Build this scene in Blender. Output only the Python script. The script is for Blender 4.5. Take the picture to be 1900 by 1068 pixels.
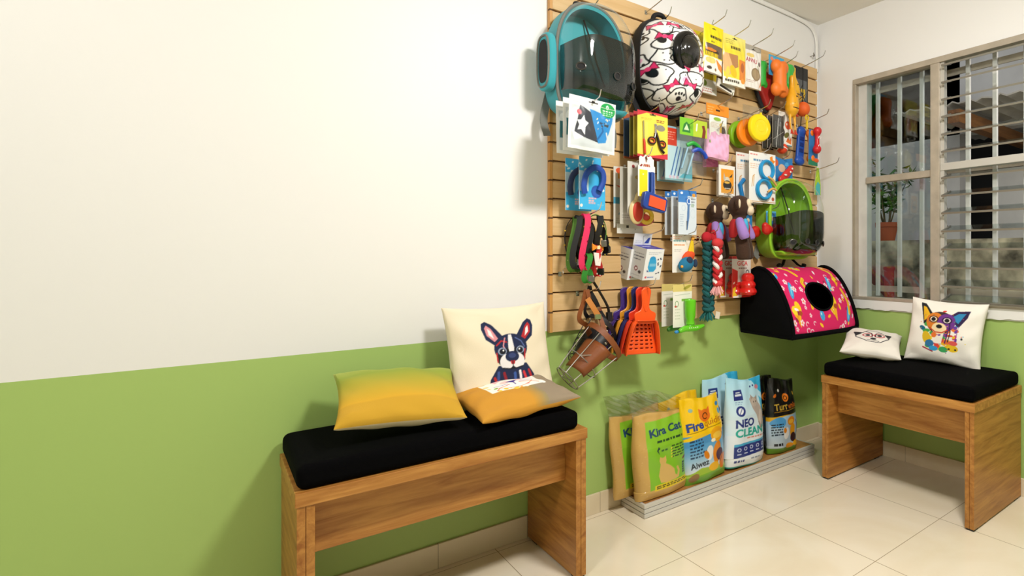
import bpy, bmesh, math, random
import numpy as np
from mathutils import Vector, Matrix, Euler
random.seed(7)
for o in list(bpy.data.objects): bpy.data.objects.remove(o)
scene = bpy.context.scene
COL = scene.collection
PI = math.pi
# ------------------------------------------------------------------ camera
cam = bpy.data.cameras.new('camera'); camo = bpy.data.objects.new('camera', cam); COL.objects.link(camo)
camo.location = (-2.823, -2.173, 1.12)
camo.rotation_euler = (PI/2, 0, math.radians(-42.216))
cam.sensor_width = 36; cam.lens = 19.743
cam.shift_x = -0.2; cam.shift_y = -0.03105        # the lens is shifted, verticals stay vertical
cam.clip_start = .05
scene.camera = camo
# ------------------------------------------------------------------ world, lamps, exposure
world = bpy.data.worlds.new('world'); scene.world = world; world.use_nodes = True
world.node_tree.nodes['Background'].inputs[0].default_value = (.93, .96, 1, 1)
world.node_tree.nodes['Background'].inputs[1].default_value = .55
def area(name, loc, target, size, power, col, size_y=None):
    l = bpy.data.lights.new(name, 'AREA'); l.energy = power; l.color = col
    l.shape = 'RECTANGLE' if size_y else 'DISK'; l.size = size
    if size_y: l.size_y = size_y
    o = bpy.data.objects.new(name, l); COL.objects.link(o); o.location = loc
    o.rotation_euler = (Vector(target) - Vector(loc)).to_track_quat('-Z', 'Y').to_euler()
    return o
area('ceiling_lamp_centre', (-1.55, -1.75, 2.52), (-1.35, -.9, .3), .36, 52, (1, .97, .925))
area('ceiling_lamp_left', (-3.75, -1.55, 2.50), (-2.0, -.7, .6), .45, 26, (1, .975, .935))
area('courtyard_fill', (.35, -1.9, 2.2), (1.2, -.3, 1.0), .4, 12, (1, .95, .88))  # added fill that brightens the garden wall, no real fixture out there
scene.cycles.transparent_max_bounces = 40
scene.view_settings.view_transform = 'Standard'; scene.view_settings.look = 'None'
scene.view_settings.exposure = 0.0; scene.view_settings.gamma = 1; scene.view_settings.use_curve_mapping = False
# ------------------------------------------------------------------ colours and materials
def hx(s):
    s = s.lstrip('#'); return tuple(int(s[i:i+2], 16)/255 for i in (0, 2, 4))
def lin(c):
    if isinstance(c, str): c = hx(c)
    return tuple(((x+.055)/1.055)**2.4 if x > .04045 else x/12.92 for x in c[:3])
MATS = {}
def nodes_of(m):
    m.use_nodes = True; n = m.node_tree.nodes; return n, m.node_tree.links, n['Principled BSDF']
def mat(name, col, rough=.5, metal=0, bump=0, bscale=200, spec=.5, sheen=0, trans=0, vary=0, vscale=8, coat=0):
    key = name
    if key in MATS: return MATS[key]
    m = bpy.data.materials.new(name); n, L, b = nodes_of(m)
    c = lin(col)
    b.inputs['Base Color'].default_value = (*c, 1); b.inputs['Roughness'].default_value = rough
    b.inputs['Metallic'].default_value = metal; b.inputs['Specular IOR Level'].default_value = spec
    if sheen: b.inputs['Sheen Weight'].default_value = sheen
    if coat: b.inputs['Coat Weight'].default_value = coat
    tc = n.new('ShaderNodeTexCoord')
    if bump:
        t = n.new('ShaderNodeTexNoise'); t.inputs['Scale'].default_value = bscale; t.inputs['Detail'].default_value = 4
        L.new(tc.outputs['Object'], t.inputs['Vector'])
        bp = n.new('ShaderNodeBump'); bp.inputs['Strength'].default_value = bump; bp.inputs['Distance'].default_value = .002
        L.new(t.outputs['Fac'], bp.inputs['Height']); L.new(bp.outputs['Normal'], b.inputs['Normal'])
    if vary:
        t = n.new('ShaderNodeTexNoise'); t.inputs['Scale'].default_value = vscale; t.inputs['Detail'].default_value = 5
        L.new(tc.outputs['Object'], t.inputs['Vector'])
        r = n.new('ShaderNodeValToRGB')
        r.color_ramp.elements[0].color = (*[x*(1-vary) for x in c], 1); r.color_ramp.elements[0].position = .3
        r.color_ramp.elements[1].color = (*[min(1, x*(1+vary)) for x in c], 1); r.color_ramp.elements[1].position = .7
        L.new(t.outputs['Fac'], r.inputs['Fac']); L.new(r.outputs['Color'], b.inputs['Base Color'])
    MATS[key] = m; return m
def printed(name, rough, coat=0, bump=0, bscale=500):
    m = bpy.data.materials.new(name); n, L, b = nodes_of(m)
    a = n.new('ShaderNodeAttribute'); a.attribute_name = 'Col'
    L.new(a.outputs['Color'], b.inputs['Base Color']); b.inputs['Roughness'].default_value = rough
    b.inputs['Coat Weight'].default_value = coat
    if bump:
        tc = n.new('ShaderNodeTexCoord'); t = n.new('ShaderNodeTexNoise'); t.inputs['Scale'].default_value = bscale
        L.new(tc.outputs['Object'], t.inputs['Vector'])
        bp = n.new('ShaderNodeBump'); bp.inputs['Strength'].default_value = bump; bp.inputs['Distance'].default_value = .001
        L.new(t.outputs['Fac'], bp.inputs['Height']); L.new(bp.outputs['Normal'], b.inputs['Normal'])
    return m
P_CARD = printed('printed_card', .45); P_FOIL = printed('printed_film', .28, .2); P_CLOTH = printed('printed_cloth', .95, 0, .35)
def clear(name, tint=(1, 1, 1), refl=.06, gmix=1.0, rough=.03):
    m = bpy.data.materials.new(name); m.use_nodes = True; n = m.node_tree.nodes; L = m.node_tree.links; n.clear()
    out = n.new('ShaderNodeOutputMaterial'); tr = n.new('ShaderNodeBsdfTransparent'); gl = n.new('ShaderNodeBsdfGlossy')
    tr.inputs[0].default_value = (*tint, 1); gl.inputs['Roughness'].default_value = rough
    fr = n.new('ShaderNodeLayerWeight'); fr.inputs['Blend'].default_value = .5
    pw = n.new('ShaderNodeMath'); pw.operation = 'POWER'; pw.inputs[1].default_value = 4.5; L.new(fr.outputs['Facing'], pw.inputs[0])
    mu = n.new('ShaderNodeMath'); mu.operation = 'MULTIPLY_ADD'; mu.inputs[1].default_value = .8*gmix; mu.inputs[2].default_value = .03+refl*.3
    L.new(pw.outputs[0], mu.inputs[0])
    mx = n.new('ShaderNodeMixShader'); L.new(mu.outputs[0], mx.inputs[0]); L.new(tr.outputs[0], mx.inputs[1]); L.new(gl.outputs[0], mx.inputs[2])
    L.new(mx.outputs[0], out.inputs[0]); return m
CLEAR = clear('clear_plastic'); GLASS = clear('window_glass', (.86, .90, .90), .05, .55, .02); SMOKE = clear('tinted_plastic', (.085, .08, .076), .12)
FILM = clear('clear_film', (.93, .94, .93), .35, .9, .12)
def milky(name, alpha, col):
    m = bpy.data.materials.new(name); m.use_nodes = True; n = m.node_tree.nodes; b = n['Principled BSDF']
    b.inputs['Base Color'].default_value = (*lin(col), 1); b.inputs['Alpha'].default_value = alpha; b.inputs['Roughness'].default_value = .2
    return m
MILKY = milky('frosted_film', .22, '#f4f6f0')
def wood(name, c1, c2, axis='X', scale=1.0, rough=.42):
    m = bpy.data.materials.new(name); n, L, b = nodes_of(m)
    tc = n.new('ShaderNodeTexCoord'); mp = n.new('ShaderNodeMapping')
    s = {'X': (1.3, 14, 14), 'Y': (14, 1.3, 14), 'Z': (14, 14, 1.3)}[axis]
    mp.inputs['Scale'].default_value = tuple(x*scale for x in s)
    L.new(tc.outputs['Object'], mp.inputs['Vector'])
    t = n.new('ShaderNodeTexNoise'); t.inputs['Scale'].default_value = 3.0; t.inputs['Detail'].default_value = 7; t.inputs['Roughness'].default_value = .62; t.inputs['Distortion'].default_value = .6
    L.new(mp.outputs[0], t.inputs['Vector'])
    r = n.new('ShaderNodeValToRGB'); e = r.color_ramp.elements
    e[0].position = .30; e[0].color = (*lin(c1), 1); e[1].position = .66; e[1].color = (*lin(c2), 1)
    L.new(t.outputs['Fac'], r.inputs['Fac']); L.new(r.outputs['Color'], b.inputs['Base Color'])
    b.inputs['Roughness'].default_value = rough
    return m
# ------------------------------------------------------------------ flat artwork: a small rasteriser that colours mesh points
_tx = {}
def text_tris(s, bold):
    k = (s, bold)
    if k in _tx: return _tx[k]
    cu = bpy.data.curves.new('glyphs', 'FONT'); cu.body = s; cu.offset = bold; cu.resolution_u = 4
    ob = bpy.data.objects.new('glyphs', cu); COL.objects.link(ob)
    me = ob.to_mesh(); me.calc_loop_triangles()
    co = np.array([v.co[:2] for v in me.vertices]).reshape(-1, 2); tr = np.array([t.vertices[:] for t in me.loop_triangles]).reshape(-1, 3)
    ob.to_mesh_clear(); bpy.data.objects.remove(ob); bpy.data.curves.remove(cu)
    co = co - np.array([co[:, 0].min(), 0]); co = co/.7
    _tx[k] = (co, tr); return _tx[k]
class Art:                                   # x in 0..1 to the right, y in 0..a upwards
    def __init__(s, a, bg, n=260):
        s.a = a; s.W = n; s.H = max(8, int(n*a)); s.img = np.zeros((s.H, s.W, 3)); s.img[:] = hx(bg)
        s.x = (np.arange(s.W)+.5)/s.W; s.y = (np.arange(s.H)+.5)/s.H*a
    def _box(s, x0, x1, y0, y1):
        i0 = max(0, int(x0*s.W)-1); i1 = min(s.W, int(x1*s.W)+2); j0 = max(0, int(y0/s.a*s.H)-1); j1 = min(s.H, int(y1/s.a*s.H)+2)
        return i0, i1, j0, j1
    def poly(s, pts, c):
        p = np.array(pts, float); i0, i1, j0, j1 = s._box(p[:, 0].min(), p[:, 0].max(), p[:, 1].min(), p[:, 1].max())
        if i0 >= i1 or j0 >= j1: return s
        X, Y = np.meshgrid(s.x[i0:i1], s.y[j0:j1]); ins = np.zeros(X.shape, bool)
        q = np.roll(p, -1, 0)
        for (xa, ya), (xb, yb) in zip(p, q):
            if ya == yb: continue
            ins ^= ((ya > Y) != (yb > Y)) & (X < (xb-xa)*(Y-ya)/(yb-ya)+xa)
        s.img[j0:j1, i0:i1][ins] = hx(c); return s
    def rect(s, x0, y0, x1, y1, c): return s.poly([(x0, y0), (x1, y0), (x1, y1), (x0, y1)], c)
    def ell(s, x, y, rx, ry, c, rot=0, n=28):
        r = math.radians(rot); ca, sa = math.cos(r), math.sin(r)
        return s.poly([(x+rx*math.cos(t)*ca-ry*math.sin(t)*sa, y+rx*math.cos(t)*sa+ry*math.sin(t)*ca) for t in [2*PI*k/n for k in range(n)]], c)
    def line(s, pts, w, c):
        for (xa, ya), (xb, yb) in zip(pts[:-1], pts[1:]):
            d = math.hypot(xb-xa, yb-ya) or 1e-6; nx, ny = -(yb-ya)/d*w/2, (xb-xa)/d*w/2
            s.poly([(xa+nx, ya+ny), (xb+nx, yb+ny), (xb-nx, yb-ny), (xa-nx, ya-ny)], c)
            s.ell(xb, yb, w/2, w/2, c, n=8)
        s.ell(pts[0][0], pts[0][1], w/2, w/2, c, n=8); return s
    def ring(s, x, y, rx, ry, w, c, a0=0, a1=360, rot=0):
        r = math.radians(rot); ca, sa = math.cos(r), math.sin(r); P = []
        for k in range(25):
            t = math.radians(a0+(a1-a0)*k/24); P.append((x+rx*math.cos(t)*ca-ry*math.sin(t)*sa, y+rx*math.cos(t)*sa+ry*math.sin(t)*ca))
        return s.line(P, w, c)
    def text(s, t, x, y, h, c, width=None, rot=0, bold=0.02, skew=0):   # centred at x, baseline y
        co, tr = text_tris(t, bold); w = co[:, 0].max(); sx = (width/w) if width else h
        p = np.stack([(co[:, 0]-w/2)*sx+co[:, 1]*h*skew, co[:, 1]*h], 1); r = math.radians(rot)
        p = np.stack([p[:, 0]*math.cos(r)-p[:, 1]*math.sin(r)+x, p[:, 0]*math.sin(r)+p[:, 1]*math.cos(r)+y], 1)
        for a in tr: s.poly(p[a], c)
        return s
    def grad(s, y0, y1, c0, c1):            # printed colour blend between two heights
        for j in range(s.H):
            if y0 <= s.y[j] <= y1:
                k = (s.y[j]-y0)/(y1-y0); s.img[j, :] = np.array(hx(c0))*(1-k)+np.array(hx(c1))*k
        return s
    def scribble(s, x0, x1, y0, y1, rows, c, h=.6, seed=1):   # lines of unreadably small print
        r = random.Random(seed); dy = (y1-y0)/rows
        for k in range(rows):
            x = x0; yy = y1-(k+.75)*dy; end = x1-(x1-x0)*r.random()*.35
            while x < end:
                w = r.uniform(.03, .10)*(1 if x1-x0 > .3 else .6); s.rect(x, yy, min(end, x+w), yy+dy*h*.55, c); x += w+.02
        return s
    def at(s, u, v):
        if not getattr(s, 'soft', False):                # one pass of smoothing so printed edges are not stepped
            p = np.pad(s.img, ((1, 1), (1, 1), (0, 0)), 'edge'); k = (.25, .5, .25)
            q = sum(k[i]*p[i:i+s.H] for i in range(3)); s.img = sum(k[i]*q[:, i:i+s.W] for i in range(3)); s.soft = True
        fx = np.clip(np.asarray(u)*s.W-.5, 0, s.W-1.001); fy = np.clip(np.asarray(v)*s.H-.5, 0, s.H-1.001)
        i = fx.astype(int); j = fy.astype(int); i2 = np.minimum(i+1, s.W-1); j2 = np.minimum(j+1, s.H-1)
        a = (fx-i)[..., None]; b = (fy-j)[..., None]; g = s.img
        c = g[j, i]*(1-a)*(1-b)+g[j, i2]*a*(1-b)+g[j2, i]*(1-a)*b+g[j2, i2]*a*b
        return np.where(c > .04045, ((c+.055)/1.055)**2.4, c/12.92)
# ------------------------------------------------------------------ mesh building
class MB:
    def __init__(s): s.v = []; s.f = []; s.m = []; s.c = {}; s.M = Matrix()
    def add(s, vs, fs, mi=0, cols=None):
        o = len(s.v); M = s.M
        s.v += [M @ Vector(p) for p in vs]; s.f += [[i+o for i in f] for f in fs]; s.m += [mi]*len(fs)
        if cols is not None:
            for k, c in enumerate(cols): s.c[o+k] = c
        return s
    def box(s, x0, x1, y0, y1, z0, z1, mi=0):
        return s.add([(x, y, z) for z in (z0, z1) for y in (y0, y1) for x in (x0, x1)],
                     [(0, 2, 3, 1), (4, 5, 7, 6), (0, 1, 5, 4), (2, 6, 7, 3), (0, 4, 6, 2), (1, 3, 7, 5)], mi)
    def prism(s, pts, y0, y1, mi=0, axis='y'):
        n = len(pts); f = lambda a, b, c: {'y': (a, c, b), 'x': (c, a, b), 'z': (a, b, c)}[axis]
        v = [f(p[0], p[1], y0) for p in pts]+[f(p[0], p[1], y1) for p in pts]
        return s.add(v, [list(range(n)), list(range(2*n-1, n-1, -1))]+[(i, i+n, (i+1) % n+n, (i+1) % n) for i in range(n)], mi)
    def tube(s, pts, r, n=8, closed=False, mi=0, flat=None):
        P = [Vector(p) for p in pts]; N = len(P); R = r if hasattr(r, '__len__') else [r]*N
        T = []
        for i in range(N):
            a = P[(i-1) % N] if (closed or i > 0) else P[i]; b = P[(i+1) % N] if (closed or i < N-1) else P[i]
            t = (b-a); T.append(t.normalized() if t.length > 1e-9 else Vector((0, 0, 1)))
        u = T[0].orthogonal().normalized() if flat is None else Vector(flat); V = []; fs = []
        for i in range(N):
            u = (u-T[i]*u.dot(T[i]))
            u = u.normalized() if u.length > 1e-6 else T[i].orthogonal().normalized()
            w = T[i].cross(u)
            rr = R[i]; ra, rb = rr if isinstance(rr, (tuple, list)) else (rr, rr)
            V += [P[i]+u*(math.cos(2*PI*k/n)*ra)+w*(math.sin(2*PI*k/n)*rb) for k in range(n)]
        for i in range(N if closed else N-1):
            for k in range(n):
                a, b = i*n, ((i+1) % N)*n; fs.append((a+k, a+(k+1) % n, b+(k+1) % n, b+k))
        if not closed: fs += [list(range(n-1, -1, -1)), list(range((N-1)*n, N*n))]
        return s.add(V, fs, mi)
    def strap(s, pts, w, t, side, closed=False, mi=0):          # flat band, width w along 'side'
        P = [Vector(p) for p in pts]; N = len(P); S = Vector(side).normalized(); V = []; fs = []
        for i in range(N):
            a = P[(i-1) % N] if (closed or i > 0) else P[i]; b = P[(i+1) % N] if (closed or i < N-1) else P[i]
            T = (b-a).normalized(); sd = (S-T*S.dot(T)).normalized(); nn = T.cross(sd)
            V += [P[i]+sd*(w/2*a_)+nn*(t/2*b_) for a_, b_ in ((-1, -1), (1, -1), (1, 1), (-1, 1))]
        for i in range(N if closed else N-1):
            for k in range(4):
                a, b = i*4, ((i+1) % N)*4; fs.append((a+k, a+(k+1) % 4, b+(k+1) % 4, b+k))
        if not closed: fs += [(3, 2, 1, 0), [(N-1)*4+k for k in range(4)]]
        return s.add(V, fs, mi)
    def lathe(s, prof, n=24, mi=0, c=(0, 0, 0), axis='z'):
        V = []; fs = []; N = len(prof)
        for r, z in prof:
            for k in range(n):
                a, b = r*math.cos(2*PI*k/n), r*math.sin(2*PI*k/n)
                p = {'z': (a, b, z), 'y': (a, z, b), 'x': (z, a, b)}[axis]; V.append((p[0]+c[0], p[1]+c[1], p[2]+c[2]))
        for i in range(N-1):
            for k in range(n): fs.append((i*n+k, i*n+(k+1) % n, (i+1)*n+(k+1) % n, (i+1)*n+k))
        fs += [list(range(n-1, -1, -1)), list(range((N-1)*n, N*n))]
        return s.add(V, fs, mi)
    def ell(s, c, r, mi=0, n=18, m=12, rot=None):
        R = Euler([math.radians(a) for a in rot]).to_matrix() if rot else Matrix.Identity(3); V = [Vector(c)+R @ Vector((0, 0, -r[2]))]; fs = []
        for i in range(1, m):
            t = PI*i/m-PI/2
            for k in range(n): V.append(Vector(c)+R @ Vector((r[0]*math.cos(t)*math.cos(2*PI*k/n), r[1]*math.cos(t)*math.sin(2*PI*k/n), r[2]*math.sin(t))))
        V.append(Vector(c)+R @ Vector((0, 0, r[2]))); e = len(V)-1
        for k in range(n): fs.append((0, 1+(k+1) % n, 1+k)); fs.append((e, e-n+k, e-n+(k+1) % n))
        for i in range(m-2):
            for k in range(n): fs.append((1+i*n+k, 1+i*n+(k+1) % n, 1+(i+1)*n+(k+1) % n, 1+(i+1)*n+k))
        return s.add(V, fs, mi)
    def sheet(s, fn, nu, nv, art=None, col=None, mi=0, uv=None):     # open grid
        u = np.linspace(0, 1, nu+1); v = np.linspace(0, 1, nv+1); V = [fn(a, b) for b in v for a in u]
        if art is not None:
            U, W = np.meshgrid(u, v)
            if uv: U, W = uv(U, W)
            cols = art.at(U, W).reshape(-1, 3)
        elif col is not None: cols = [lin(col)]*len(V)
        else: cols = None
        return s.add(V, [(j*(nu+1)+i, j*(nu+1)+i+1, (j+1)*(nu+1)+i+1, (j+1)*(nu+1)+i) for j in range(nv) for i in range(nu)], mi, cols)
    def solid(s, front, back, nu, nv, art, backcol='#d8d8d4', mi=0, flatback=False, bart=None):   # two grids with stitched rims
        o = len(s.v); s.sheet(front, nu, nv, art, None if art is not None else backcol, mi)
        rim = [(i, 0) for i in range(nu)]+[(nu, j) for j in range(nv)]+[(i, nv) for i in range(nu, 0, -1)]+[(0, j) for j in range(nv, 0, -1)]
        fr = [o+j*(nu+1)+i for i, j in rim]; o2 = len(s.v)
        if flatback:
            s.add([back(i/nu, j/nv) for i, j in rim], [list(range(len(rim)-1, -1, -1))], mi, [lin(backcol)]*len(rim)); bk = [o2+k for k in range(len(rim))]
        else:
            s.sheet(back, nu, nv, bart, None if bart is not None else backcol, mi); bk = [o2+j*(nu+1)+i for i, j in rim]
        n = len(rim)
        s.f += [[fr[k], bk[k], bk[(k+1) % n], fr[(k+1) % n]] for k in range(n)]; s.m += [mi]*n
        return s
    def build(s, name, mats, parent=None, loc=None, rot=None, bevel=0, seg=2, smooth=True, sub=0, remesh=0, angle=35):
        me = bpy.data.meshes.new(name); me.from_pydata(s.v, [], s.f)
        mats = mats if isinstance(mats, (list, tuple)) else [mats]
        for m in mats: me.materials.append(m)
        me.polygons.foreach_set('material_index', s.m)
        if s.c:
            at = me.attributes.new('Col', 'FLOAT_COLOR', 'POINT'); a = np.ones((len(s.v), 4)); a[:, :3] = .6
            for k, c in s.c.items(): a[k, :3] = c
            at.data.foreach_set('color', a.ravel())
        bm = bmesh.new(); bm.from_mesh(me); bmesh.ops.recalc_face_normals(bm, faces=bm.faces); bm.to_mesh(me); bm.free()
        if smooth:
            me.polygons.foreach_set('use_smooth', [True]*len(me.polygons))
            me.set_sharp_from_angle(angle=math.radians(angle))
        o = bpy.data.objects.new(name, me); COL.objects.link(o)
        if parent: o.parent = parent
        if loc: o.location = loc
        if rot: o.rotation_euler = [math.radians(r) for r in rot]
        if remesh:
            md = o.modifiers.new('remesh', 'REMESH'); md.mode = 'VOXEL'; md.voxel_size = remesh; md.use_smooth_shade = True
            sm = o.modifiers.new('smooth', 'SMOOTH'); sm.iterations = 6; sm.factor = .6
        if bevel:
            md = o.modifiers.new('bevel', 'BEVEL'); md.width = bevel; md.segments = seg; md.limit_method = 'ANGLE'; md.angle_limit = math.radians(40)
        if sub:
            md = o.modifiers.new('sub', 'SUBSURF'); md.levels = sub; md.render_levels = sub
        return o
def tag(o, label, cat, group=None):
    o['label'] = label; o['category'] = cat
    if group: o['group'] = group
    return o
def thing(name, label, cat, loc=(0, 0, 0), rot=(0, 0, 0), group=None):
    o = bpy.data.objects.new(name, None); COL.objects.link(o); o.empty_display_size = .05
    o.location = loc; o.rotation_euler = [math.radians(r) for r in rot]
    return tag(o, label, cat, group)
def struct(o): o['kind'] = 'structure'; return o
def card(mb, w, h, art, th=.002, bend=0.0, nu=None, nv=None, z0=0, y=0, back='#dcdad4', taper=0, shape=None):
    nu = nu or max(12, int(w*560)); nv = nv or max(12, int(h*560))
    def pos(u, v, off):
        x = (u-.5)*w*(1-taper*(1-v)); z = z0-h+v*h
        if shape: x, z = shape(u, v, x, z)
        return (x, y+off+bend*((2*u-1)**2-.5)-bend*.8*(1-v)**2, z)
    return mb.solid(lambda u, v: pos(u, v, -th), lambda u, v: pos(u, v, 0), nu, nv, art, back, flatback=False if abs(bend) > 0 else True)
def puff(mb, w, h, art, T, z0=0, y=0, back='#dcdad4', top=.0, bot=.35, wr=.0, nu=None, nv=None, seed=0, side=.55):
    nu = nu or max(16, int(w*560)); nv = nv or max(16, int(h*560)); r = random.Random(seed); ph = [r.random()*6 for _ in range(4)]
    def th(u, v):
        a = max(0, 1-(2*u-1)**2)**side; b = min(1, (1-v)/.35)**.8*(1-top)+top
        c = min(1, bot+(v/.12)*(1-bot))
        return T/2*a*b*c
    def pos(u, v, sgn):
        t = th(u, v); k = math.sin(u*13+ph[0]+v*4)*math.sin(v*17+ph[1])+.6*math.sin(u*29+v*11+ph[2])
        x = (u-.5)*w*(1-.10*t/(T/2+1e-6)*(abs(2*u-1)**3)); return (x, y+sgn*(t+.0007)+wr*k*min(1, t/(T*.2+1e-6)), z0-h+v*h)
    return mb.solid(lambda u, v: pos(u, v, -1), lambda u, v: pos(u, v, 1), nu, nv, art, back)
def circ(cx, cz, r, n=24, ry=None, a0=0, a1=360):
    return [(cx+r*math.cos(math.radians(a0+(a1-a0)*k/(n-1 if a1-a0 < 360 else n))), cz+(ry or r)*math.sin(math.radians(a0+(a1-a0)*k/(n-1 if a1-a0 < 360 else n)))) for k in range(n)]
def bez(p, n=16):                                   # smooth curve through points (Catmull-Rom)
    P = [Vector(q) for q in p]; P = [P[0]*2-P[1]]+P+[P[-1]*2-P[-2]]; out = []
    for i in range(1, len(P)-2):
        for k in range(n):
            t = k/n; a, b, c, d = P[i-1:i+3]
            out.append(.5*((2*b)+(c-a)*t+(2*a-5*b+4*c-d)*t*t+(3*b-a-3*c+d)*t**3))
    return out+[P[-2]]
# ================================================================== the room
def wall_paint():
    m = bpy.data.materials.new('two_tone_wall_paint'); n, L, b = nodes_of(m)
    g = n.new('ShaderNodeNewGeometry'); sp = n.new('ShaderNodeSeparateXYZ'); L.new(g.outputs['Position'], sp.inputs[0])
    gt = n.new('ShaderNodeMath'); gt.operation = 'GREATER_THAN'; gt.inputs[1].default_value = .813; L.new(sp.outputs['Z'], gt.inputs[0])
    mx = n.new('ShaderNodeMix'); mx.data_type = 'RGBA'
    mx.inputs[6].default_value = (*lin('#a6c36e'), 1); mx.inputs[7].default_value = (*lin('#edeceb'), 1)
    L.new(gt.outputs[0], mx.inputs[0]); L.new(mx.outputs[2], b.inputs['Base Color']); b.inputs['Roughness'].default_value = .5
    t = n.new('ShaderNodeTexNoise'); t.inputs['Scale'].default_value = 60; L.new(g.outputs['Position'], t.inputs['Vector'])
    bp = n.new('ShaderNodeBump'); bp.inputs['Strength'].default_value = .06; bp.inputs['Distance'].default_value = .003
    L.new(t.outputs['Fac'], bp.inputs['Height']); L.new(bp.outputs['Normal'], b.inputs['Normal']); return m
def tile_mat(name, c1, c2, grout, pitch, ox, oy, gw, rough, axes='XY'):
    m = bpy.data.materials.new(name); n, L, b = nodes_of(m)
    g = n.new('ShaderNodeNewGeometry'); sp = n.new('ShaderNodeSeparateXYZ'); L.new(g.outputs['Position'], sp.inputs[0])
    fs = []
    for ax, o in zip(axes, (ox, oy)):
        a = n.new('ShaderNodeMath'); a.operation = 'ADD'; a.inputs[1].default_value = -o+100*pitch; L.new(sp.outputs[ax], a.inputs[0])
        w = n.new('ShaderNodeMath'); w.operation = 'PINGPONG'; w.inputs[1].default_value = pitch/2; L.new(a.outputs[0], w.inputs[0])
        c = n.new('ShaderNodeMath'); c.operation = 'LESS_THAN'; c.inputs[1].default_value = gw; L.new(w.outputs[0], c.inputs[0]); fs.append(c)
    if len(fs) == 2:
        k = n.new('ShaderNodeMath'); k.operation = 'MAXIMUM'; L.new(fs[0].outputs[0], k.inputs[0]); L.new(fs[1].outputs[0], k.inputs[1])
    else: k = fs[0]
    t = n.new('ShaderNodeTexNoise'); t.inputs['Scale'].default_value = 2.2; t.inputs['Detail'].default_value = 8; t.inputs['Distortion'].default_value = 1.2
    L.new(g.outputs['Position'], t.inputs['Vector'])
    r = n.new('ShaderNodeValToRGB'); r.color_ramp.elements[0].position = .35; r.color_ramp.elements[1].position = .65
    r.color_ramp.elements[0].color = (*lin(c1), 1); r.color_ramp.elements[1].color = (*lin(c2), 1); L.new(t.outputs['Fac'], r.inputs['Fac'])
    mx = n.new('ShaderNodeMix'); mx.data_type = 'RGBA'; L.new(k.outputs[0], mx.inputs[0]); L.new(r.outputs['Color'], mx.inputs[6])
    mx.inputs[7].default_value = (*lin(grout), 1); L.new(mx.outputs[2], b.inputs['Base Color']); b.inputs['Roughness'].default_value = rough
    return m
WALL = wall_paint()
WHITE = mat('white_paint', '#eeedea', .5, bump=.15, bscale=40)
def sbox(name, m, *b, bevel=0):
    mb = MB()
    for q in b: mb.box(*q)
    return struct(mb.build(name, m, smooth=False, bevel=bevel))
XL, YF, ZC = -4.6, -3.6, 2.56
WY0, WY1, WZ0, WZ1 = -1.50, -.262, .868, 2.157         # window opening in the right wall
sbox('floor', tile_mat('cream_floor_tiles', '#eadcc2', '#f1e6d1', '#a8977c', .5, -.507, -.037, .0014, .16), (XL-.1, .14, YF-.1, .12, -.08, 0))
sbox('ceiling', mat('ceiling_paint', '#f2efe8', .8), (XL-.1, .14, YF-.1, .12, ZC, ZC+.1))
sbox('wall_back', WALL, (XL-.1, .14, 0, .12, 0, ZC))
sbox('wall_left', WALL, (XL-.12, XL, YF-.1, 0, 0, ZC))
sbox('wall_front', WALL, (XL, .14, YF-.12, YF, 0, ZC))
sbox('wall_right', WALL, (0, .14, YF, WY0, 0, ZC), (0, .14, WY1, 0, 0, ZC), (0, .14, WY0, WY1, 0, WZ0), (0, .14, WY0, WY1, WZ1, ZC))
BT = tile_mat('skirting_tiles', '#dccbac', '#e6d8bd', '#a8987e', .33, -1.55, 0, .0012, .3, 'X')
BT2 = tile_mat('skirting_tiles_side', '#dccbac', '#e6d8bd', '#a8987e', .33, 0, -.60, .0012, .3, 'XY')
sbox('baseboard_back', BT, (XL, -.0, -.011, 0, 0, .088), bevel=.002)
sbox('baseboard_right', BT2, (-.011, -.0, YF, -.011, 0, .084), bevel=.002)
# rough white sill strip under the window
mb = MB(); n = 60
pts = [(y, .818+.003*math.sin(y*31)+.003*math.sin(y*83+1)) for y in np.linspace(WY1+.02, WY0, n)]
mb.prism([(y, z) for y, z in pts]+[(WY0, WZ0+.004), (WY1+.02, WZ0+.004)], -.012, .10, axis='x')
struct(mb.build('trim_1', WHITE, smooth=False))
# white cable raceway that runs under the ceiling and bends down in the corner
mb = MB()
path = bez([(-2.3, -.009, 2.543), (-1.3, -.009, 2.545), (-.57, -.009, 2.546), (-.24, -.009, 2.545), (-.09, -.009, 2.528), (-.03, -.009, 2.47), (-.022, -.009, 2.36), (-.022, -.009, 2.26)], 10)
mb.tube(path, [(.007, .013)]*len(path), 8, flat=(0, 1, 0))
tag(mb.build('cable_raceway', WHITE), 'white cable raceway curving down the wall corner under the ceiling', 'cable cover')
mb = MB(); mb.lathe([(.002, 0), (.002, -.03), (.006, -.031), (.006, -.034)], 10, axis='y'); mb.box(-.003, .003, -.03, -.026, -.01, .016)
tag(mb.build('wall_nail', mat('dull_steel', '#8d8880', .4, 1), loc=(-.077, 0, 2.347)), 'small bare nail in white wall beside the raceway bend', 'nail')
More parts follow.
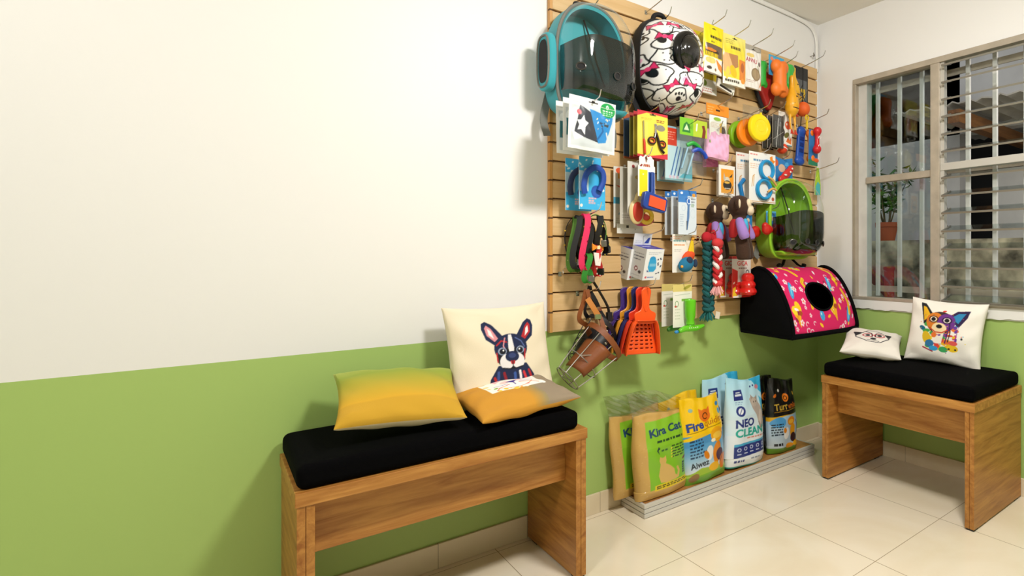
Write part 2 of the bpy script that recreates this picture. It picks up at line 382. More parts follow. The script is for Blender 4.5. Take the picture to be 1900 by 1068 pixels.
# ------------------------------------------------------------------ window
ALU = mat('weathered_aluminium', '#b3a898', .45, .25, vary=.12, vscale=14); ALU2 = mat('pale_aluminium', '#c9c5bd', .4, .3)
BARP = mat('white_bar_paint', '#cfcdc8', .45, vary=.1, vscale=9)
win = struct(bpy.data.objects.new('window_1', None)); COL.objects.link(win); win.location = (0, WY1, WZ0)
W = lambda y: y-WY1
H_ = WZ1-WZ0; YE = W(WY0); M0, M1 = W(-.742), W(-.792)
mb = MB()
mb.box(-.012, .055, -.022, -.001, .0185, H_-.0325); mb.box(-.012, .055, YE+.001, YE+.03, .0185, H_-.0325); mb.box(-.012, .055, YE+.001, -.001, H_-.032, H_-.001); mb.box(-.014, .055, YE+.001, -.001, .001, .018)
mb.box(-.012, .06, M1, M0, .0185, H_-.0325)
mb.build('window_frame', ALU, win, bevel=.002, smooth=False)
mb = MB(); mb.box(.02, .075, -.075, -.022, .018, H_-.03); mb.build('jamb_liner', BARP, win, smooth=False)
mb = MB(); mb.box(.01, .05, M0, -.075, W(0)*0+1.560-WZ0-.02, 1.560-WZ0+.016); mb.build('transom', ALU, win, bevel=.002, smooth=False)
mb = MB(); mb.box(.024, .028, M0, -.07, .018, H_-.03); mb.build('fixed_pane', GLASS, win, smooth=False)
mb = MB(); mb.box(-.004, .045, YE, M1, 1.583-WZ0-.02, 1.583-WZ0+.018); mb.build('transom', ALU2, win, bevel=.002, smooth=False)
mb = MB(); mb.box(.0, .03, M1-.02, M1, .018, H_-.03); mb.build('louvre_rail', ALU2, win, smooth=False)
EDGE = mat('louvre_edge_metal', '#9c978e', .35, .6)
for k, z in enumerate([2.115, 2.026, 1.938, 1.849, 1.759, 1.670, 1.535, 1.445, 1.355, 1.263, 1.170, 1.076, .982, .905]):
    a = math.radians(17); ca, sa = math.cos(a), math.sin(a); zz = z-WZ0
    q = lambda s, t: (.018+s*ca-t*sa, zz+s*sa+t*ca)
    mb = MB(); mb.prism([q(-.052, -.0025), q(.052, -.0025), q(.052, .0025), q(-.052, .0025)], M1-.02, YE+.03, 0)
    # the prism helper puts (a,b) on x,z with the extrusion along y
    lp = mb.build('louvre_pane', GLASS, win, smooth=False)
    mb = MB(); mb.prism([q(-.056, -.005), q(-.049, -.005), q(-.049, .004), q(-.056, .004)], M1-.02, YE+.03); mb.prism([q(-.05, -.006), q(.05, -.006), q(.05, .005), q(-.05, .005)], M1-.02, M1-.026)
    mb.prism([q(-.03, -.02), q(-.018, -.02), q(.03, -.002), q(.03, .01)], M1-.012, M1-.018)
    mb.build('blade_clip', EDGE, lp, smooth=False)
# security grille outside the glass
gr = thing('window_grille', 'white painted security grille of upright bars outside the window', 'grille', (.105, WY1, WZ0))
for y in (-.36, -.50, -.635, -.89, -1.025, -1.17, -1.31, -1.44):
    mb = MB(); mb.box(-.009, .009, W(y)-.011, W(y)+.011, .02, H_-.01); mb.build('bar', BARP, gr, bevel=.002, smooth=False)
for z in (2.098, 1.578, .93):
    mb = MB(); mb.box(.009, .018, YE+.01, -.01, z-WZ0-.017, z-WZ0+.017); mb.build('crossbar', ALU, gr, smooth=False)
# ------------------------------------------------------------------ courtyard behind the window
CONC = mat('mossy_concrete', '#a39b82', .9, bump=.8, bscale=18, vary=.85, vscale=7); GREY = mat('grey_render', '#bdbcb8', .85, vary=.14, vscale=3)
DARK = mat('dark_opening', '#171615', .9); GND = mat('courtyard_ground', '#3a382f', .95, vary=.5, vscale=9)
YA, YB = -2.3, 1.6
sbox('courtyard_ground', GND, (.14, 3.0, YA, YB, -.1, .0))
sbox('garden_wall', CONC, (.92, 1.75, YA, YB, 0, 1.235))
sbox('courtyard_wall', GREY, (1.75, 1.87, -.10, YB, 0, 3.2), (1.75, 1.87, YA, -.62, 1.235, 1.62), (1.75, 1.87, -.60, -.40, 1.235, 1.80), (1.75, 1.87, YA, YB, 2.12, 3.2))
sbox('shed_interior', DARK, (2.5, 2.6, YA, YB, 1.0, 3.2))
mb = MB(); n = 50; ys = np.linspace(-1.9, .05, n)
mb.prism([(y, 2.16+.012*math.sin(y*60)+.03*(y+.8)) for y in ys]+[(y, 2.17+.012*math.sin(y*60)+.03*(y+.8)) for y in ys[::-1]], 1.0, 2.4, axis='x')
tag(mb.build('shed_roof', mat('fibre_cement', '#aca79c', .85, vary=.2, vscale=6), rot=None), 'corrugated grey shed roof above the courtyard, seen through the louvres', 'roof')
mb = MB(); mb.box(.95, 2.3, -.46, -.38, 2.03, 2.12); tag(mb.build('roof_beam', wood('brown_beam_wood', '#6b4527', '#8d6239', 'X')), 'brown wooden beam carrying the shed roof outside the window', 'beam')
mb = MB(); R = random.Random(3)
pt = [(1.0+R.uniform(-.006, .006), -.93+.02*math.sin(k*.8), 2.0-k*.095) for k in range(14)]
mb.tube(pt, [.005+.004*R.random() for _ in pt], 6); tag(mb.build('hanging_rope', mat('tan_rope', '#b08a4e', .9)), 'frayed tan rope hanging outside behind the louvres', 'rope')
TERRA = mat('terracotta', '#a3502c', .8, vary=.15)
pp = thing('potted_plant', 'leafy green shrub in terracotta pot standing on the mossy garden wall', 'plant', (1.02, .13, 1.235))
mb = MB(); mb.lathe([(.058, 0), (.078, .10), (.078, .105), (.086, .106), (.088, .14), (.080, .14), (.076, .11), (.03, .108)], 28); mb.build('pot', TERRA, pp)
mb = MB(); mb.lathe([(.001, .115), (.076, .116), (.076, .10)], 20); mb.build('soil', mat('dark_soil', '#2c211a', .95, bump=.6, bscale=80), pp)
ms = MB(); ml = MB(); R = random.Random(11)
for k in range(9):
    a = R.uniform(0, 6.28); sp = R.uniform(.05, .20); top = R.uniform(.30, .52)
    P = [(0.02*math.cos(a), .02*math.sin(a), .11), (sp*.35*math.cos(a), sp*.5*math.sin(a), .11+top*.45), (sp*.6*math.cos(a), sp*1.15*math.sin(a), .11+top)]
    P = bez(P, 6); ms.tube(P, [.006-.0003*i for i in range(len(P))], 6)
    for q in P[5:]:
        for j in range(4):
            d = Vector((R.uniform(-1, 1), R.uniform(-1, 1), R.uniform(-.5, .7))).normalized(); sdv = d.cross(Vector((R.uniform(-.3, .3), R.uniform(-.3, .3), 1))).normalized(); l = R.uniform(.05, .085); wd = l*.28
            up = d.cross(sdv)*.008; q = Vector(q)
            ml.add([q, q+d*l*.4+sdv*wd+up, q+d*l, q+d*l*.4-sdv*wd+up, q+d*l*.5], [(0, 1, 4), (1, 2, 4), (2, 3, 4), (3, 0, 4)])
ms.build('stems', mat('stem_bark', '#5b4a33', .9), pp); ml.build('foliage', mat('leaf_green', '#3f6a2c', .5, vary=.4, vscale=20), pp)
pc = thing('broken_planter', 'rust red post and sloping board leaning on the mossy garden wall', 'planter', (.80, .02, 0))
mb = MB(); mb.tube([(0, -.04, 0), (0, -.04, 1.02)], .035, 14); mb.lathe([(.04, 1.02), (.042, 1.04), (.03, 1.045)], 14, c=(0, -.04, 0)); mb.build('post', mat('rust_red_paint', '#8a3520', .7, vary=.2), pc)
mb = MB(); mb.prism([(-.04, .94), (.26, 1.12), (.26, 1.07), (-.04, .80)], -.01, .012, axis='x'); mb.build('board', mat('dark_red_board', '#5c2a1e', .8), pc)
LEAF = mat('dead_leaves', '#c7bfae', .9)
mb = MB(); R = random.Random(4)
for k in range(120):
    x, y, z = R.uniform(.3, .9), R.uniform(-1.6, .4), .002
    l = R.uniform(.03, .08); a = R.uniform(0, 6.3); mb.add([(x, y, z), (x+l*math.cos(a), y+l*math.sin(a), z+.01), (x+l*math.cos(a+.6), y+l*math.sin(a+.6), z+.015)], [(0, 1, 2)])
o = tag(mb.build('leaf_litter', LEAF, smooth=False), 'pale dead leaves scattered on the courtyard ground', 'leaves'); o['kind'] = 'stuff'
# ================================================================== slat display board
SLAT = wood('maple_slat', '#cfa973', '#dcba88', 'X', .8, .45)
CORE = mat('board_core', '#5a3d22', .8)
SX0, SX1, SZ0, SZ1 = -1.79, -.032, .808, 2.276
board = thing('slat_display_board', 'light wooden slat display board covering the wall above green paint', 'display board', (SX0, -.001, SZ0))
NS = 19; PT = (SZ1-SZ0)/NS; prof = [(0, 0)]; mb = MB(); mg = MB()
for k in range(NS):                                    # (depth, height) profile of slats with undercut grooves
    z0 = k*PT; g = .0105
    a = g if k else 0
    mb.prism([(-.019, z0+a), (-.019, z0+PT), (-.011, z0+PT), (-.011, z0+PT+.006 if k < NS-1 else z0+PT), (-.003, z0+PT+.006 if k < NS-1 else z0+PT), (-.003, z0+a), (-.003, z0+a-.0*g), (-.012, z0+a)], 0.012, SX1-SX0, axis='x')
mb.box(.012, SX1-SX0, -.004, 0, 0, SZ1-SZ0, 1)
mb.build('slats', [SLAT, CORE], board, bevel=.0015, seg=1, smooth=False)
mb = MB(); mb.box(0, .012, -.021, 0, 0, SZ1-SZ0)
for k in range(1, NS): mb.box(-.0006, .013, -.0215, -.006, k*PT+.001, k*PT+.008, 1)
mb.build('edge_strip', [wood('edge_banding', '#c48a45', '#cf9a55', 'Z'), CORE], board, smooth=False)
STEEL = mat('bright_steel', '#c8c6c1', .22, 1); DSTEEL = mat('grey_steel', '#8f8b85', .3, 1)
def hook(X, Z, what, L=.22):
    mb = MB(); P = bez([(0, -.012, -.012), (0, -.02, -.004), (0, -.05, 0), (0, -L*.6, .012), (0, -L*.93, .026), (0, -L, .034), (0, -L-.012, .056)], 5)
    mb.tube(P, .0023, 6); mb.box(-.007, .007, -.0215, -.0195, -.013, .006)
    return tag(mb.build('display_hook', STEEL, loc=(X, 0, Z)), what, 'hook', 'wire hooks in the slat board')
# ================================================================== benches and cushions
def make_bench(label, loc, rz, L, D):
    t = thing('bench', label, 'bench', loc, (0, 0, rz)); Hb = .52
    OX = wood('oak_laminate', '#93581d', '#c58c45', 'X', 1.0); OZ = wood('oak_laminate_upright', '#8d541c', '#bd843e', 'Y', 1.0); OE = wood('oak_edge', '#a46c2b', '#c8924c', 'Z', .8)
    mb = MB(); mb.box(0, L, 0, D, Hb-.036, Hb); mb.build('top_board', OX, t, bevel=.002, smooth=False)
    for x0 in (.004, L-.042):
        mb = MB(); mb.box(x0, x0+.018, .004, D, .008, Hb-.036, 0); mb.box(x0+.0195, x0+.038, .004, D, .008, Hb-.036, 0)
        mb.box(x0+.001, x0+.037, .0075, .0085, .008, Hb-.036, 1)
        p = mb.build('leg_panel', [OZ, OE], t, bevel=.001, seg=1, smooth=False)
        for y in (.02, D-.06):
            mb = MB(); mb.box(x0+.004, x0+.034, y-.012, y+.03, 0, .009); mb.build('foot_pad', mat('black_plastic', '#17171a', .5), p, smooth=False)
    mb = MB(); mb.box(.042, L-.042, .085, .105, .325, Hb-.036); mb.build('apron', OX, t, bevel=.001, seg=1, smooth=False)
    return t
make_bench('oak laminate bench on the left holding the bulldog print pillow', (-2.66, -.415, 0), 0, .822, .40)
make_bench('oak laminate bench against the wall under the window', (-.525, -.424, 0), -90, .768, .508)
VELVET = mat('black_velvet', '#060607', .97, bump=.3, bscale=300, spec=.05)
def seat_pad(label, loc, rz, L, D, h=.064):
    def f(u, v, top):
        x, y = 2*u-1, 2*v-1; cr = .006*(1-x*x)*(1-y*y); return (L/2*x, D/2*y, h+cr-.003*math.sin(u*9+1)*math.sin(v*5)*(1-x**4)*(1-y**4) if top else 0)
    mb = MB(); mb.solid(lambda u, v: f(u, v, True), lambda u, v: f(u, v, False), 24, 12, None, '#0b0b0c', flatback=True); mb.c = {}
    return tag(mb.build('seat_pad', VELVET, loc=loc, rot=(0, 0, rz), bevel=.020, seg=5, angle=60), label, 'seat cushion')
seat_pad('black velvet seat pad on the left bench under the bulldog pillow', (-2.66+.40, -.215, .5205), 0, .79, .385)
seat_pad('black velvet seat pad on the bench under the window', (-.525+.252, -.424-.384, .5205), -90, .755, .495)
def pillow(name, label, w, h, T, art, loc, rot, back='#e4d9c4', seed=0, n=120, group=None):
    r = random.Random(seed); ph = [r.random()*6 for _ in range(6)]
    def pos(u, v, sg):
        s, t = 2*u-1, 2*v-1
        x = w/2*s*(1-.075*(1-t*t)*abs(s)**1.5); z = h/2+h/2*t*(1-.075*(1-s*s)*abs(t)**1.5)
        e = max(0, (1-s*s)*(1-t*t)); th = T/2*e**.42
        edge = min(1, (1-max(abs(s), abs(t)))*5)
        wr = .0065*edge*(math.sin(s*9+ph[0]+2*math.sin(t*3+ph[1]))*math.exp(-(1-abs(t))*4)+math.sin(t*10+ph[2]+2*math.sin(s*3+ph[3]))*math.exp(-(1-abs(s))*4)+.35*math.sin(s*5+t*6+ph[4]))
        return (x, -sg*(th+.0012)-wr, z)
    mb = MB(); mb.solid(lambda u, v: pos(u, v, 1), lambda u, v: pos(u, v, -1), n, n, art, back)
    o = mb.build(name, P_CLOTH, loc=loc, rot=rot); return tag(o, label, 'pillow', group)
# --- bulldog pillow
def bulldog(a, cx, cy, s):
    X = lambda *p: [(cx+x*s, cy+y*s) for x, y in p]
    nv, rd, wt, bk, pk = '#1b2547', '#b3262c', '#e9e4e4', '#14151f', '#d88f95'
    a.poly(X((-.95, -1.6), (-.85, -.95), (-.55, -.45), (.55, -.45), (.85, -.95), (.98, -1.6)), nv)
    for sx in (-1, 1):
        a.poly(X(*[(sx*x, y) for x, y in ((.22, .62), (.55, .30), (.92, .62), (1.02, 1.05), (.98, 1.30), (.84, 1.38), (.62, 1.22), (.40, .90))]), nv)
        a.poly(X(*[(sx*x, y) for x, y in ((.45, .62), (.60, .50), (.86, .78), (.90, 1.10), (.82, 1.22), (.66, 1.05))]), rd if sx > 0 else pk)
        a.poly(X(*[(sx*x, y) for x, y in ((.60, .62), (.78, .80), (.80, 1.08), (.68, .95))]), wt)
    a.ell(cx, cy+.20*s, .66*s, .58*s, nv); a.ell(cx-.02*s, cy-.18*s, .56*s, .42*s, bk)
    a.poly(X((-.06, .75), (.06, .75), (.12, .2), (.06, -.1), (-.06, -.1), (-.12, .2)), wt)
    a.line(X((-.55, .35), (-.35, .52), (-.16, .45)), .06*s, rd); a.line(X((.56, .1), (.5, -.25), (.36, -.42)), .06*s, rd); a.line(X((.2, .6), (.42, .45), (.55, .2)), .04*s, '#5a6ea6')
    a.line(X((-.2, .62), (-.3, .3), (-.22, .12)), .05*s, pk); a.line(X((-.58, .05), (-.56, -.3)), .05*s, rd)
    for sx in (-1, 1):
        a.ell(cx+sx*.36*s, cy+.10*s, .17*s, .15*s, '#8f9bb5'); a.ell(cx+sx*.35*s, cy+.09*s, .12*s, .11*s, bk); a.ell(cx+sx*.32*s, cy+.13*s, .035*s, .035*s, '#ffffff')
    a.ell(cx-.22*s, cy-.32*s, .27*s, .30*s, wt); a.ell(cx+.22*s, cy-.32*s, .27*s, .30*s, wt); a.ell(cx, cy-.14*s, .27*s, .21*s, nv)
    a.ell(cx, cy-.10*s, .15*s, .10*s, '#33406e'); a.poly(X((-.10, -.30), (.10, -.30), (.06, -.44), (-.06, -.44)), rd)
    a.line(X((-.40, -.56), (-.12, -.62), (.12, -.62), (.40, -.56)), .05*s, bk); a.line(X((0, -.3), (0, -.6)), .03*s, bk)
    for p, q, c in (((-.7, -.9), (-.5, -1.6), rd), ((-.35, -.75), (-.25, -1.6), '#8e1f2b'), ((.62, -.75), (.80, -1.6), rd), ((.40, -.8), (.55, -1.6), '#d2333a'), ((.05, -.8), (-.02, -1.6), '#3a5aa0'), ((.25, -.75), (.22, -1.6), wt), ((-.55, -.7), (-.7, -1.5), '#3a4f8e')):
        a.line(X(p, ((p[0]+q[0])/2+.06, (p[1]+q[1])/2), q), .10*s, c)
    return a
A1 = bulldog(Art(1, '#e9dcc2', 460), .535, .485, .25)
pillow('throw_pillow', 'cream pillow printed with navy and red bulldog, upright on left bench', .385, .365, .12, A1, (-2.025, -.165, .586), (-14, 0, 3), seed=1, n=170)
A2 = Art(.84, '#c98f2e', 360)
A2.poly([(.62, 0), (1, 0), (1, .84), (.70, .84), (.66, .4)], '#94846e'); A2.grad(0, .0, '#c98f2e', '#c98f2e')
for k in range(18): A2.poly([(.52+.008*k, 0), (.535+.008*k, 0), (.535+.008*k, .4), (.52+.008*k, .4)], '#%02x%02x%02x' % (201-3*k, 143-k//2, 46+3*k))
A2.rect(.24, .36, .82, .80, '#f4efe6')
R = random.Random(5)
for k in range(46): A2.ell(R.uniform(.25, .82), R.choice((R.uniform(.70, .82), R.uniform(.36, .42), R.uniform(.42, .78))), R.uniform(.012, .035), R.uniform(.01, .03), R.choice(['#f2c640', '#7fae3e', '#e58fa0', '#9b7fc0', '#f7f3ec', '#f7f3ec', '#f09a3a', '#4f8a3c', '#f4efe6']), R.uniform(0, 180))
A2.ell(.53, .55, .19, .15, '#f6f1ea'); A2.poly([(.38, .62), (.36, .78), (.48, .69)], '#e9b9c0'); A2.poly([(.68, .62), (.70, .78), (.58, .69)], '#e9b9c0')
A2.ell(.46, .58, .05, .035, '#efc8c4'); A2.ell(.60, .58, .05, .035, '#efc8c4'); A2.poly([(.47, .58), (.59, .58), (.53, .52)], '#3d2f86'); A2.line([(.53, .52), (.53, .47)], .012, '#3d2f86')
for sx in (-1, 1): A2.line([(.53+sx*.05, .50), (.53+sx*.16, .47), (.53+sx*.22, .40)], .01, '#d8563f'); A2.line([(.53+sx*.06, .52), (.53+sx*.2, .53)], .008, '#6d58b0')
A2.ring(.53, .55, .20, .155, .008, '#d8743f', 200, 340)
A2.ell(.30, .74, .05, .03, '#5f9a44'); A2.ell(.74, .74, .06, .03, '#5f9a44', 30); A2.ell(.47, .76, .03, .03, '#f3a12e'); A2.ell(.62, .77, .025, .025, '#f3b62e')
pillow('throw_pillow', 'mustard and taupe pillow with floral cat painting lying on left bench', .345, .275, .080, A2, (-2.030, -.415, .620), (-83, -3, 4), back='#c98f2e', seed=2, n=150)
A3 = Art(1, '#c79a2a', 160); A3.grad(.25, .80, '#d3a22a', '#8f9e3a'); A3.grad(.80, 1, '#8f9e3a', '#a3ad58')
pillow('throw_pillow', 'mustard to olive green pillow lying at the far left of left bench', .34, .28, .10, A3, (-2.40, -.36, .636), (-68, 4, -6), seed=3, n=80, back='#d9c9a8')
# --- rainbow dog pillow on the right bench
A4 = Art(1, '#f1ece2', 420); R = random.Random(8)
pal = ['#1b8fc2', '#e8b81c', '#d9402f', '#6a3a97', '#3f9b46', '#e2732a', '#17627f', '#f0d540', '#c02f7a']
for k in range(70):
    an = R.uniform(0, 6.28); rr = R.uniform(.04, .26); x, y = .49+rr*math.cos(an)*.85, .52+rr*math.sin(an)*1.05
    hue = pal[0] if x > .58 and y > .6 else pal[1] if y < .36 and x > .5 else pal[4] if x < .40 and y < .5 else R.choice(pal)
    A4.ell(x, y, R.uniform(.015, .05), R.uniform(.012, .035), hue, R.uniform(0, 180))
A4.poly([(.30, .58), (.23, .88), (.29, .87), (.42, .70)], '#191a22'); A4.poly([(.30, .62), (.265, .83), (.30, .82), (.38, .70)], '#e9b21d')
A4.poly([(.56, .70), (.66, .80), (.80, .82), (.78, .72), (.70, .58)], '#2d1f49'); A4.poly([(.60, .70), (.68, .77), (.76, .78), (.69, .63)], '#2f86b8')
A4.ell(.49, .62, .155, .15, '#3a2b2a'); A4.ell(.43, .63, .10, .12, '#d87a22'); A4.ell(.56, .63, .10, .12, '#6a2f86'); A4.ell(.49, .54, .085, .075, '#f2d9a8'); A4.ell(.49, .565, .035, .025, '#16161a')
A4.line([(.38, .54), (.45, .49), (.53, .49), (.60, .54)], .012, '#c8371f')
for sx in (-1, 1): A4.ell(.49+sx*.075, .655, .038, .034, '#f4e9da'); A4.ell(.49+sx*.075, .655, .026, .027, '#15151a'); A4.ring(.49+sx*.075, .655, .05, .042, .01, '#1a1a22')
A4.line([(.60, .56), (.585, .45), (.57, .36)], .014, '#541f66'); A4.line([(.60, .62), (.62, .5), (.60, .38)], .01, '#1d1a22')
A4.poly([(.42, .48), (.50, .44), (.55, .48), (.53, .34), (.43, .34)], '#f4ede0'); A4.ell(.44, .45, .03, .035, '#e4732b'); A4.ell(.36, .40, .05, .09, '#d9b31c', 20); A4.ell(.40, .33, .05, .05, '#2a6d9e'); A4.ell(.66, .30, .06, .045, '#ecc41d')
A4.ell(.62, .29, .012, .012, '#15151a'); A4.ell(.69, .29, .012, .012, '#15151a'); A4.ell(.66, .37, .05, .03, '#df5a52'); A4.ell(.56, .27, .05, .04, '#37a05a'); A4.ell(.45, .27, .05, .035, '#2f9ad2')
A4.line([(.33, .27), (.44, .225)], .018, '#a82a35'); A4.line([(.69, .47), (.70, .60)], .006, '#9b5a9b'); A4.ell(.75, .44, .012, .015, '#3a3a3a')
for k in range(22): A4.ell(R.uniform(.22, .80), R.uniform(.22, .80), .006, .006, R.choice(pal))
A4.img = A4.img[[min(A4.H-1, max(0, int(A4.H*(.54+(j/A4.H-.53)/1.16)))) for j in range(A4.H)]][:, [min(A4.W-1, max(0, int(A4.W*(.49+(i/A4.W-.47)/1.16)))) for i in range(A4.W)]]
pillow('throw_pillow', 'square cream pillow with rainbow splashed dog face, upright on window bench', .375, .325, .12, A4, (-.150, -.865, .584), (-14, 3, -84), seed=4, n=170)
A5 = Art(1, '#eae4da', 300); k_ = '#24242a'
A5.poly([(.22, .38), (.20, .62), (.30, .60), (.38, .66), (.60, .66), (.70, .58), (.74, .64), (.78, .44), (.70, .34), (.58, .24), (.42, .24), (.32, .32)], '#eae4da')
A5.line([(.22, .38), (.16, .66), (.32, .58), (.42, .66), (.60, .66), (.70, .57), (.82, .64), (.78, .40), (.64, .26), (.42, .24), (.30, .32), (.22, .38)], .018, k_)
A5.poly([(.16, .66), (.22, .42), (.32, .58)], k_); A5.poly([(.82, .64), (.77, .42), (.70, .57)], k_)
A5.ring(.42, .48, .085, .065, .022, '#b32638'); A5.ring(.62, .48, .085, .065, .022, '#b32638'); A5.ell(.42, .48, .04, .04, k_); A5.ell(.62, .48, .04, .04, k_); A5.ell(.52, .36, .05, .035, k_)
A5.line([(.36, .62), (.48, .56), (.50, .42)], .014, k_); A5.line([(.66, .60), (.56, .55), (.55, .42)], .014, k_); A5.line([(.42, .29), (.52, .31), (.62, .29)], .014, k_)
pillow('throw_pillow', 'white pillow with black sketched dog in red glasses lying by corner', .30, .31, .10, A5, (-.365, -.605, .622), (-76, 5, -60), seed=6, n=130)
# ================================================================== goods hanging on the slat board
def hang(name, label, cat, X, Z, d, group=None, rz=0, ry=0, rx=0): return thing(name, label, cat, (X, -d, Z), (rx, ry, rz), group)
def pocket(art, a=None):                                # punched hanger slot
    y = art.a-.07*max(1, art.a) if a is None else a
    art.rect(.40, y-.012, .60, y+.012, '#1d1b1a'); art.ell(.5, y+.015, .035, .03, '#1d1b1a'); return art
RB = random.Random(21)
BLK = mat('black_nylon', '#131316', .8, bump=.3, bscale=400); GREYW = mat('grey_webbing', '#75756f', .85, bump=.3, bscale=300); BLACKP = mat('gloss_black_plastic', '#0d0d0f', .18)
def rubber(col, r=.38): return mat('rubber_'+col.strip('#'), col, r, spec=.5)
# ---------------------------------------------------------------- bubble backpacks
def bubble_pack(label, X, Z, fabric, dark, w, h, d0, D, rz, tint, teal):
    t = hang('pet_backpack', label, 'pet carrier', X, Z, d0, 'clear dome pet backpacks', rz)
    F = mat('fabric_'+fabric.strip('#'), fabric, .75, bump=.35, bscale=350, sheen=.2); FI = mat('lining_'+dark.strip('#'), dark, .7)
    def outline(a, sc=1.0):                             # rounded arch in x,z, hung from z=0
        c, s = math.cos(a), math.sin(a); e = 2/3.1 if s > 0 else 2/4.6
        ex = 2/2.25 if s > 0 else 2/4.6
        return (w/2*sc*math.copysign(abs(c)**ex, c)*(1-.0*s), -h*.5+h*.5*sc*math.copysign(abs(s)**(.92 if s > 0 else e), s))
    N = 72; angs = [2*PI*k/N for k in range(N)]
    mb = MB(); rings = []                               # fabric rear shell
    for y, sc in ((-.0, .86), (-.006, .94), (-.03, .985), (-.45*D, 1.0), (-.47*D, .97), (-.46*D, .90)):
        rings.append([(outline(a, sc)[0], y, outline(a, sc)[1]) for a in angs])
    vs = sum(rings, []); fs = [(i*N+k, i*N+(k+1) % N, (i+1)*N+(k+1) % N, (i+1)*N+k) for i in range(len(rings)-1) for k in range(N)]+[list(range(N))]
    mb.add(vs, fs); mb.build('fabric_body', F, t)
    mb = MB(); mb.add([(outline(a, .9)[0], -.012, outline(a, .9)[1]) for a in angs]+[(0, -.012, -h/2)], [(k, (k+1) % N, N) for k in range(N)]); mb.build('inner_back', FI, t)
    mb = MB(); mb.tube([(outline(a, .985)[0], -.455*D, outline(a, .985)[1]) for a in angs], .007, 8, closed=True); mb.build('rim_piping', GREYW if teal else F, t)
    mb = MB(); rings = []                               # clear dome
    for k in range(13):
        q = k/12*PI/2; sc = math.cos(q)**.42*.965 if k < 12 else .0; y = -.455*D-.55*D*math.sin(q)
        sc = max(sc, .02)
        rings.append([(outline(a, sc)[0], y, outline(a, sc)[1]) for a in angs])
    vs = sum(rings, []); fs = [(i*N+k, i*N+(k+1) % N, (i+1)*N+(k+1) % N, (i+1)*N+k) for i in range(len(rings)-1) for k in range(N)]+[list(range(12*N, 13*N))]
    mb.add(vs, fs); mb.build('clear_dome', CLEAR, t)
    # dark tinted lower shell lying just inside the dome, with round air holes
    def dome(x, z, k):                                  # depth of the dome over a point
        lo, hi = 0.0, PI/2
        for _ in range(22):
            m_ = (lo+hi)/2; sc = math.cos(m_)**.42*.965*k; inside = False
            ang = math.atan2((z+h*.5)/(h*.5), x/(w/2)); ox, oz = outline(ang, 1)
            # radius of the outline along this direction
            best = min(angs, key=lambda a_: abs(math.atan2(math.sin(math.atan2((outline(a_)[1]+h*.5)/(h*.5), outline(a_)[0]/(w/2))-ang), math.cos(math.atan2((outline(a_)[1]+h*.5)/(h*.5), outline(a_)[0]/(w/2))-ang))))
            ro = math.hypot(outline(best)[0]/(w/2), (outline(best)[1]+h*.5)/(h*.5)); r_ = math.hypot(x/(w/2), (z+h*.5)/(h*.5))
            if r_ < ro*sc: lo = m_
            else: hi = m_
            if _ == 0: rr = r_/max(ro, 1e-6)
        return -.455*D-.55*D*k*math.sin(lo)
    zt, zb = -h*(.37 if teal else .41), -h*(.87 if teal else .94)
    NN, KK = 120, 40; AA = [2*PI*k/NN for k in range(NN)]; vs = []; fs = []; mb = MB()
    lim = lambda x: (zt-h*.10*(abs(x)/(w/2))**3, zb+h*.06*(abs(x)/(w/2))**2)
    for k in range(KK+1):
        q = .10+(PI/2-.10)*k/KK; sc = max(.004, math.cos(q)**.42*.965*.982)
        for a in AA: p = outline(a, sc); vs.append((p[0], -.455*D-.55*D*.985*math.sin(q), p[1]))
    for k in range(KK):
        for n_ in range(NN):
            f = (k*NN+n_, k*NN+(n_+1) % NN, (k+1)*NN+(n_+1) % NN, (k+1)*NN+n_)
            if any(lim(vs[i][0])[1] < vs[i][2] < lim(vs[i][0])[0] for i in f): fs.append(f)
    vs = [(x, y, min(lim(x)[0], max(lim(x)[1], z))) for x, y, z in vs]; keep = sorted({i for f in fs for i in f}); ix = {i: n_ for n_, i in enumerate(keep)}
    mb.add([vs[i] for i in keep], [[ix[i] for i in f] for f in fs]); tp = mb.build('tinted_panel', SMOKE, t)
    zrow = [(-.13, -h*.66), (.02, -h*.68), (.11, -h*.72)] if teal else [(-.12, -h*.80), (-.03, -h*.79), (.05, -h*.80), (.125, -h*.81)]
    for x, z in zrow:
        y = dome(x, z, 1.0); y2 = dome(x+.01, z, 1.0)
        mb = MB(); mb.tube([(x+.014*math.cos(a), y-.002+(y2-y)*1.4*math.cos(a), z+.014*math.sin(a)) for a in angs[::4]], .003, 6, closed=True)
        mb.add([(x+.013*math.cos(a), y-.001+(y2-y)*1.3*math.cos(a), z+.013*math.sin(a)) for a in angs[::4]], [list(range(18))], 1)
        mb.build('air_hole', [mat('dark_grommet', '#4a4846', .3, .6), BLK], t)
    # fabric sill inside the dome
    mb = MB(); mb.prism([(-w*.36, -h*.955), (w*.36, -h*.955), (w*.42, -h*.90), (-w*.42, -h*.90)], -.70*D, -.03); mb.build('inner_floor', F, t, bevel=.02, seg=3)
    for s in (-1, 1):
        mb = MB(); mb.strap(bez([(s*.06, .008, -.05), (s*.09, .002, -h*.45), (s*w*.44, -.01, -h*.86), (s*w*.50, -.02, -h*(1.04 if teal else .95)), (s*w*.47, -.03, -h*(1.17 if teal else .99))], 6), .032, .003, (1, 0, 0)); mb.build('shoulder_strap', GREYW, t)
    mb = MB(); mb.tube(bez([(-.03, -.02, 0), (-.024, -.02, .03), (.024, -.02, .03), (.03, -.02, 0)], 6), .007, 8); mb.build('carry_handle', BLK, t)
    mb = MB(); mb.tube(bez([(w*.05, -.02, -.03), (w*.14, -.05, -.16), (w*.20, -.04, -.20), (w*.30, -.05, -.30)], 6), .004, 6); mb.build('inner_leash', BLK, t)
    return t, F
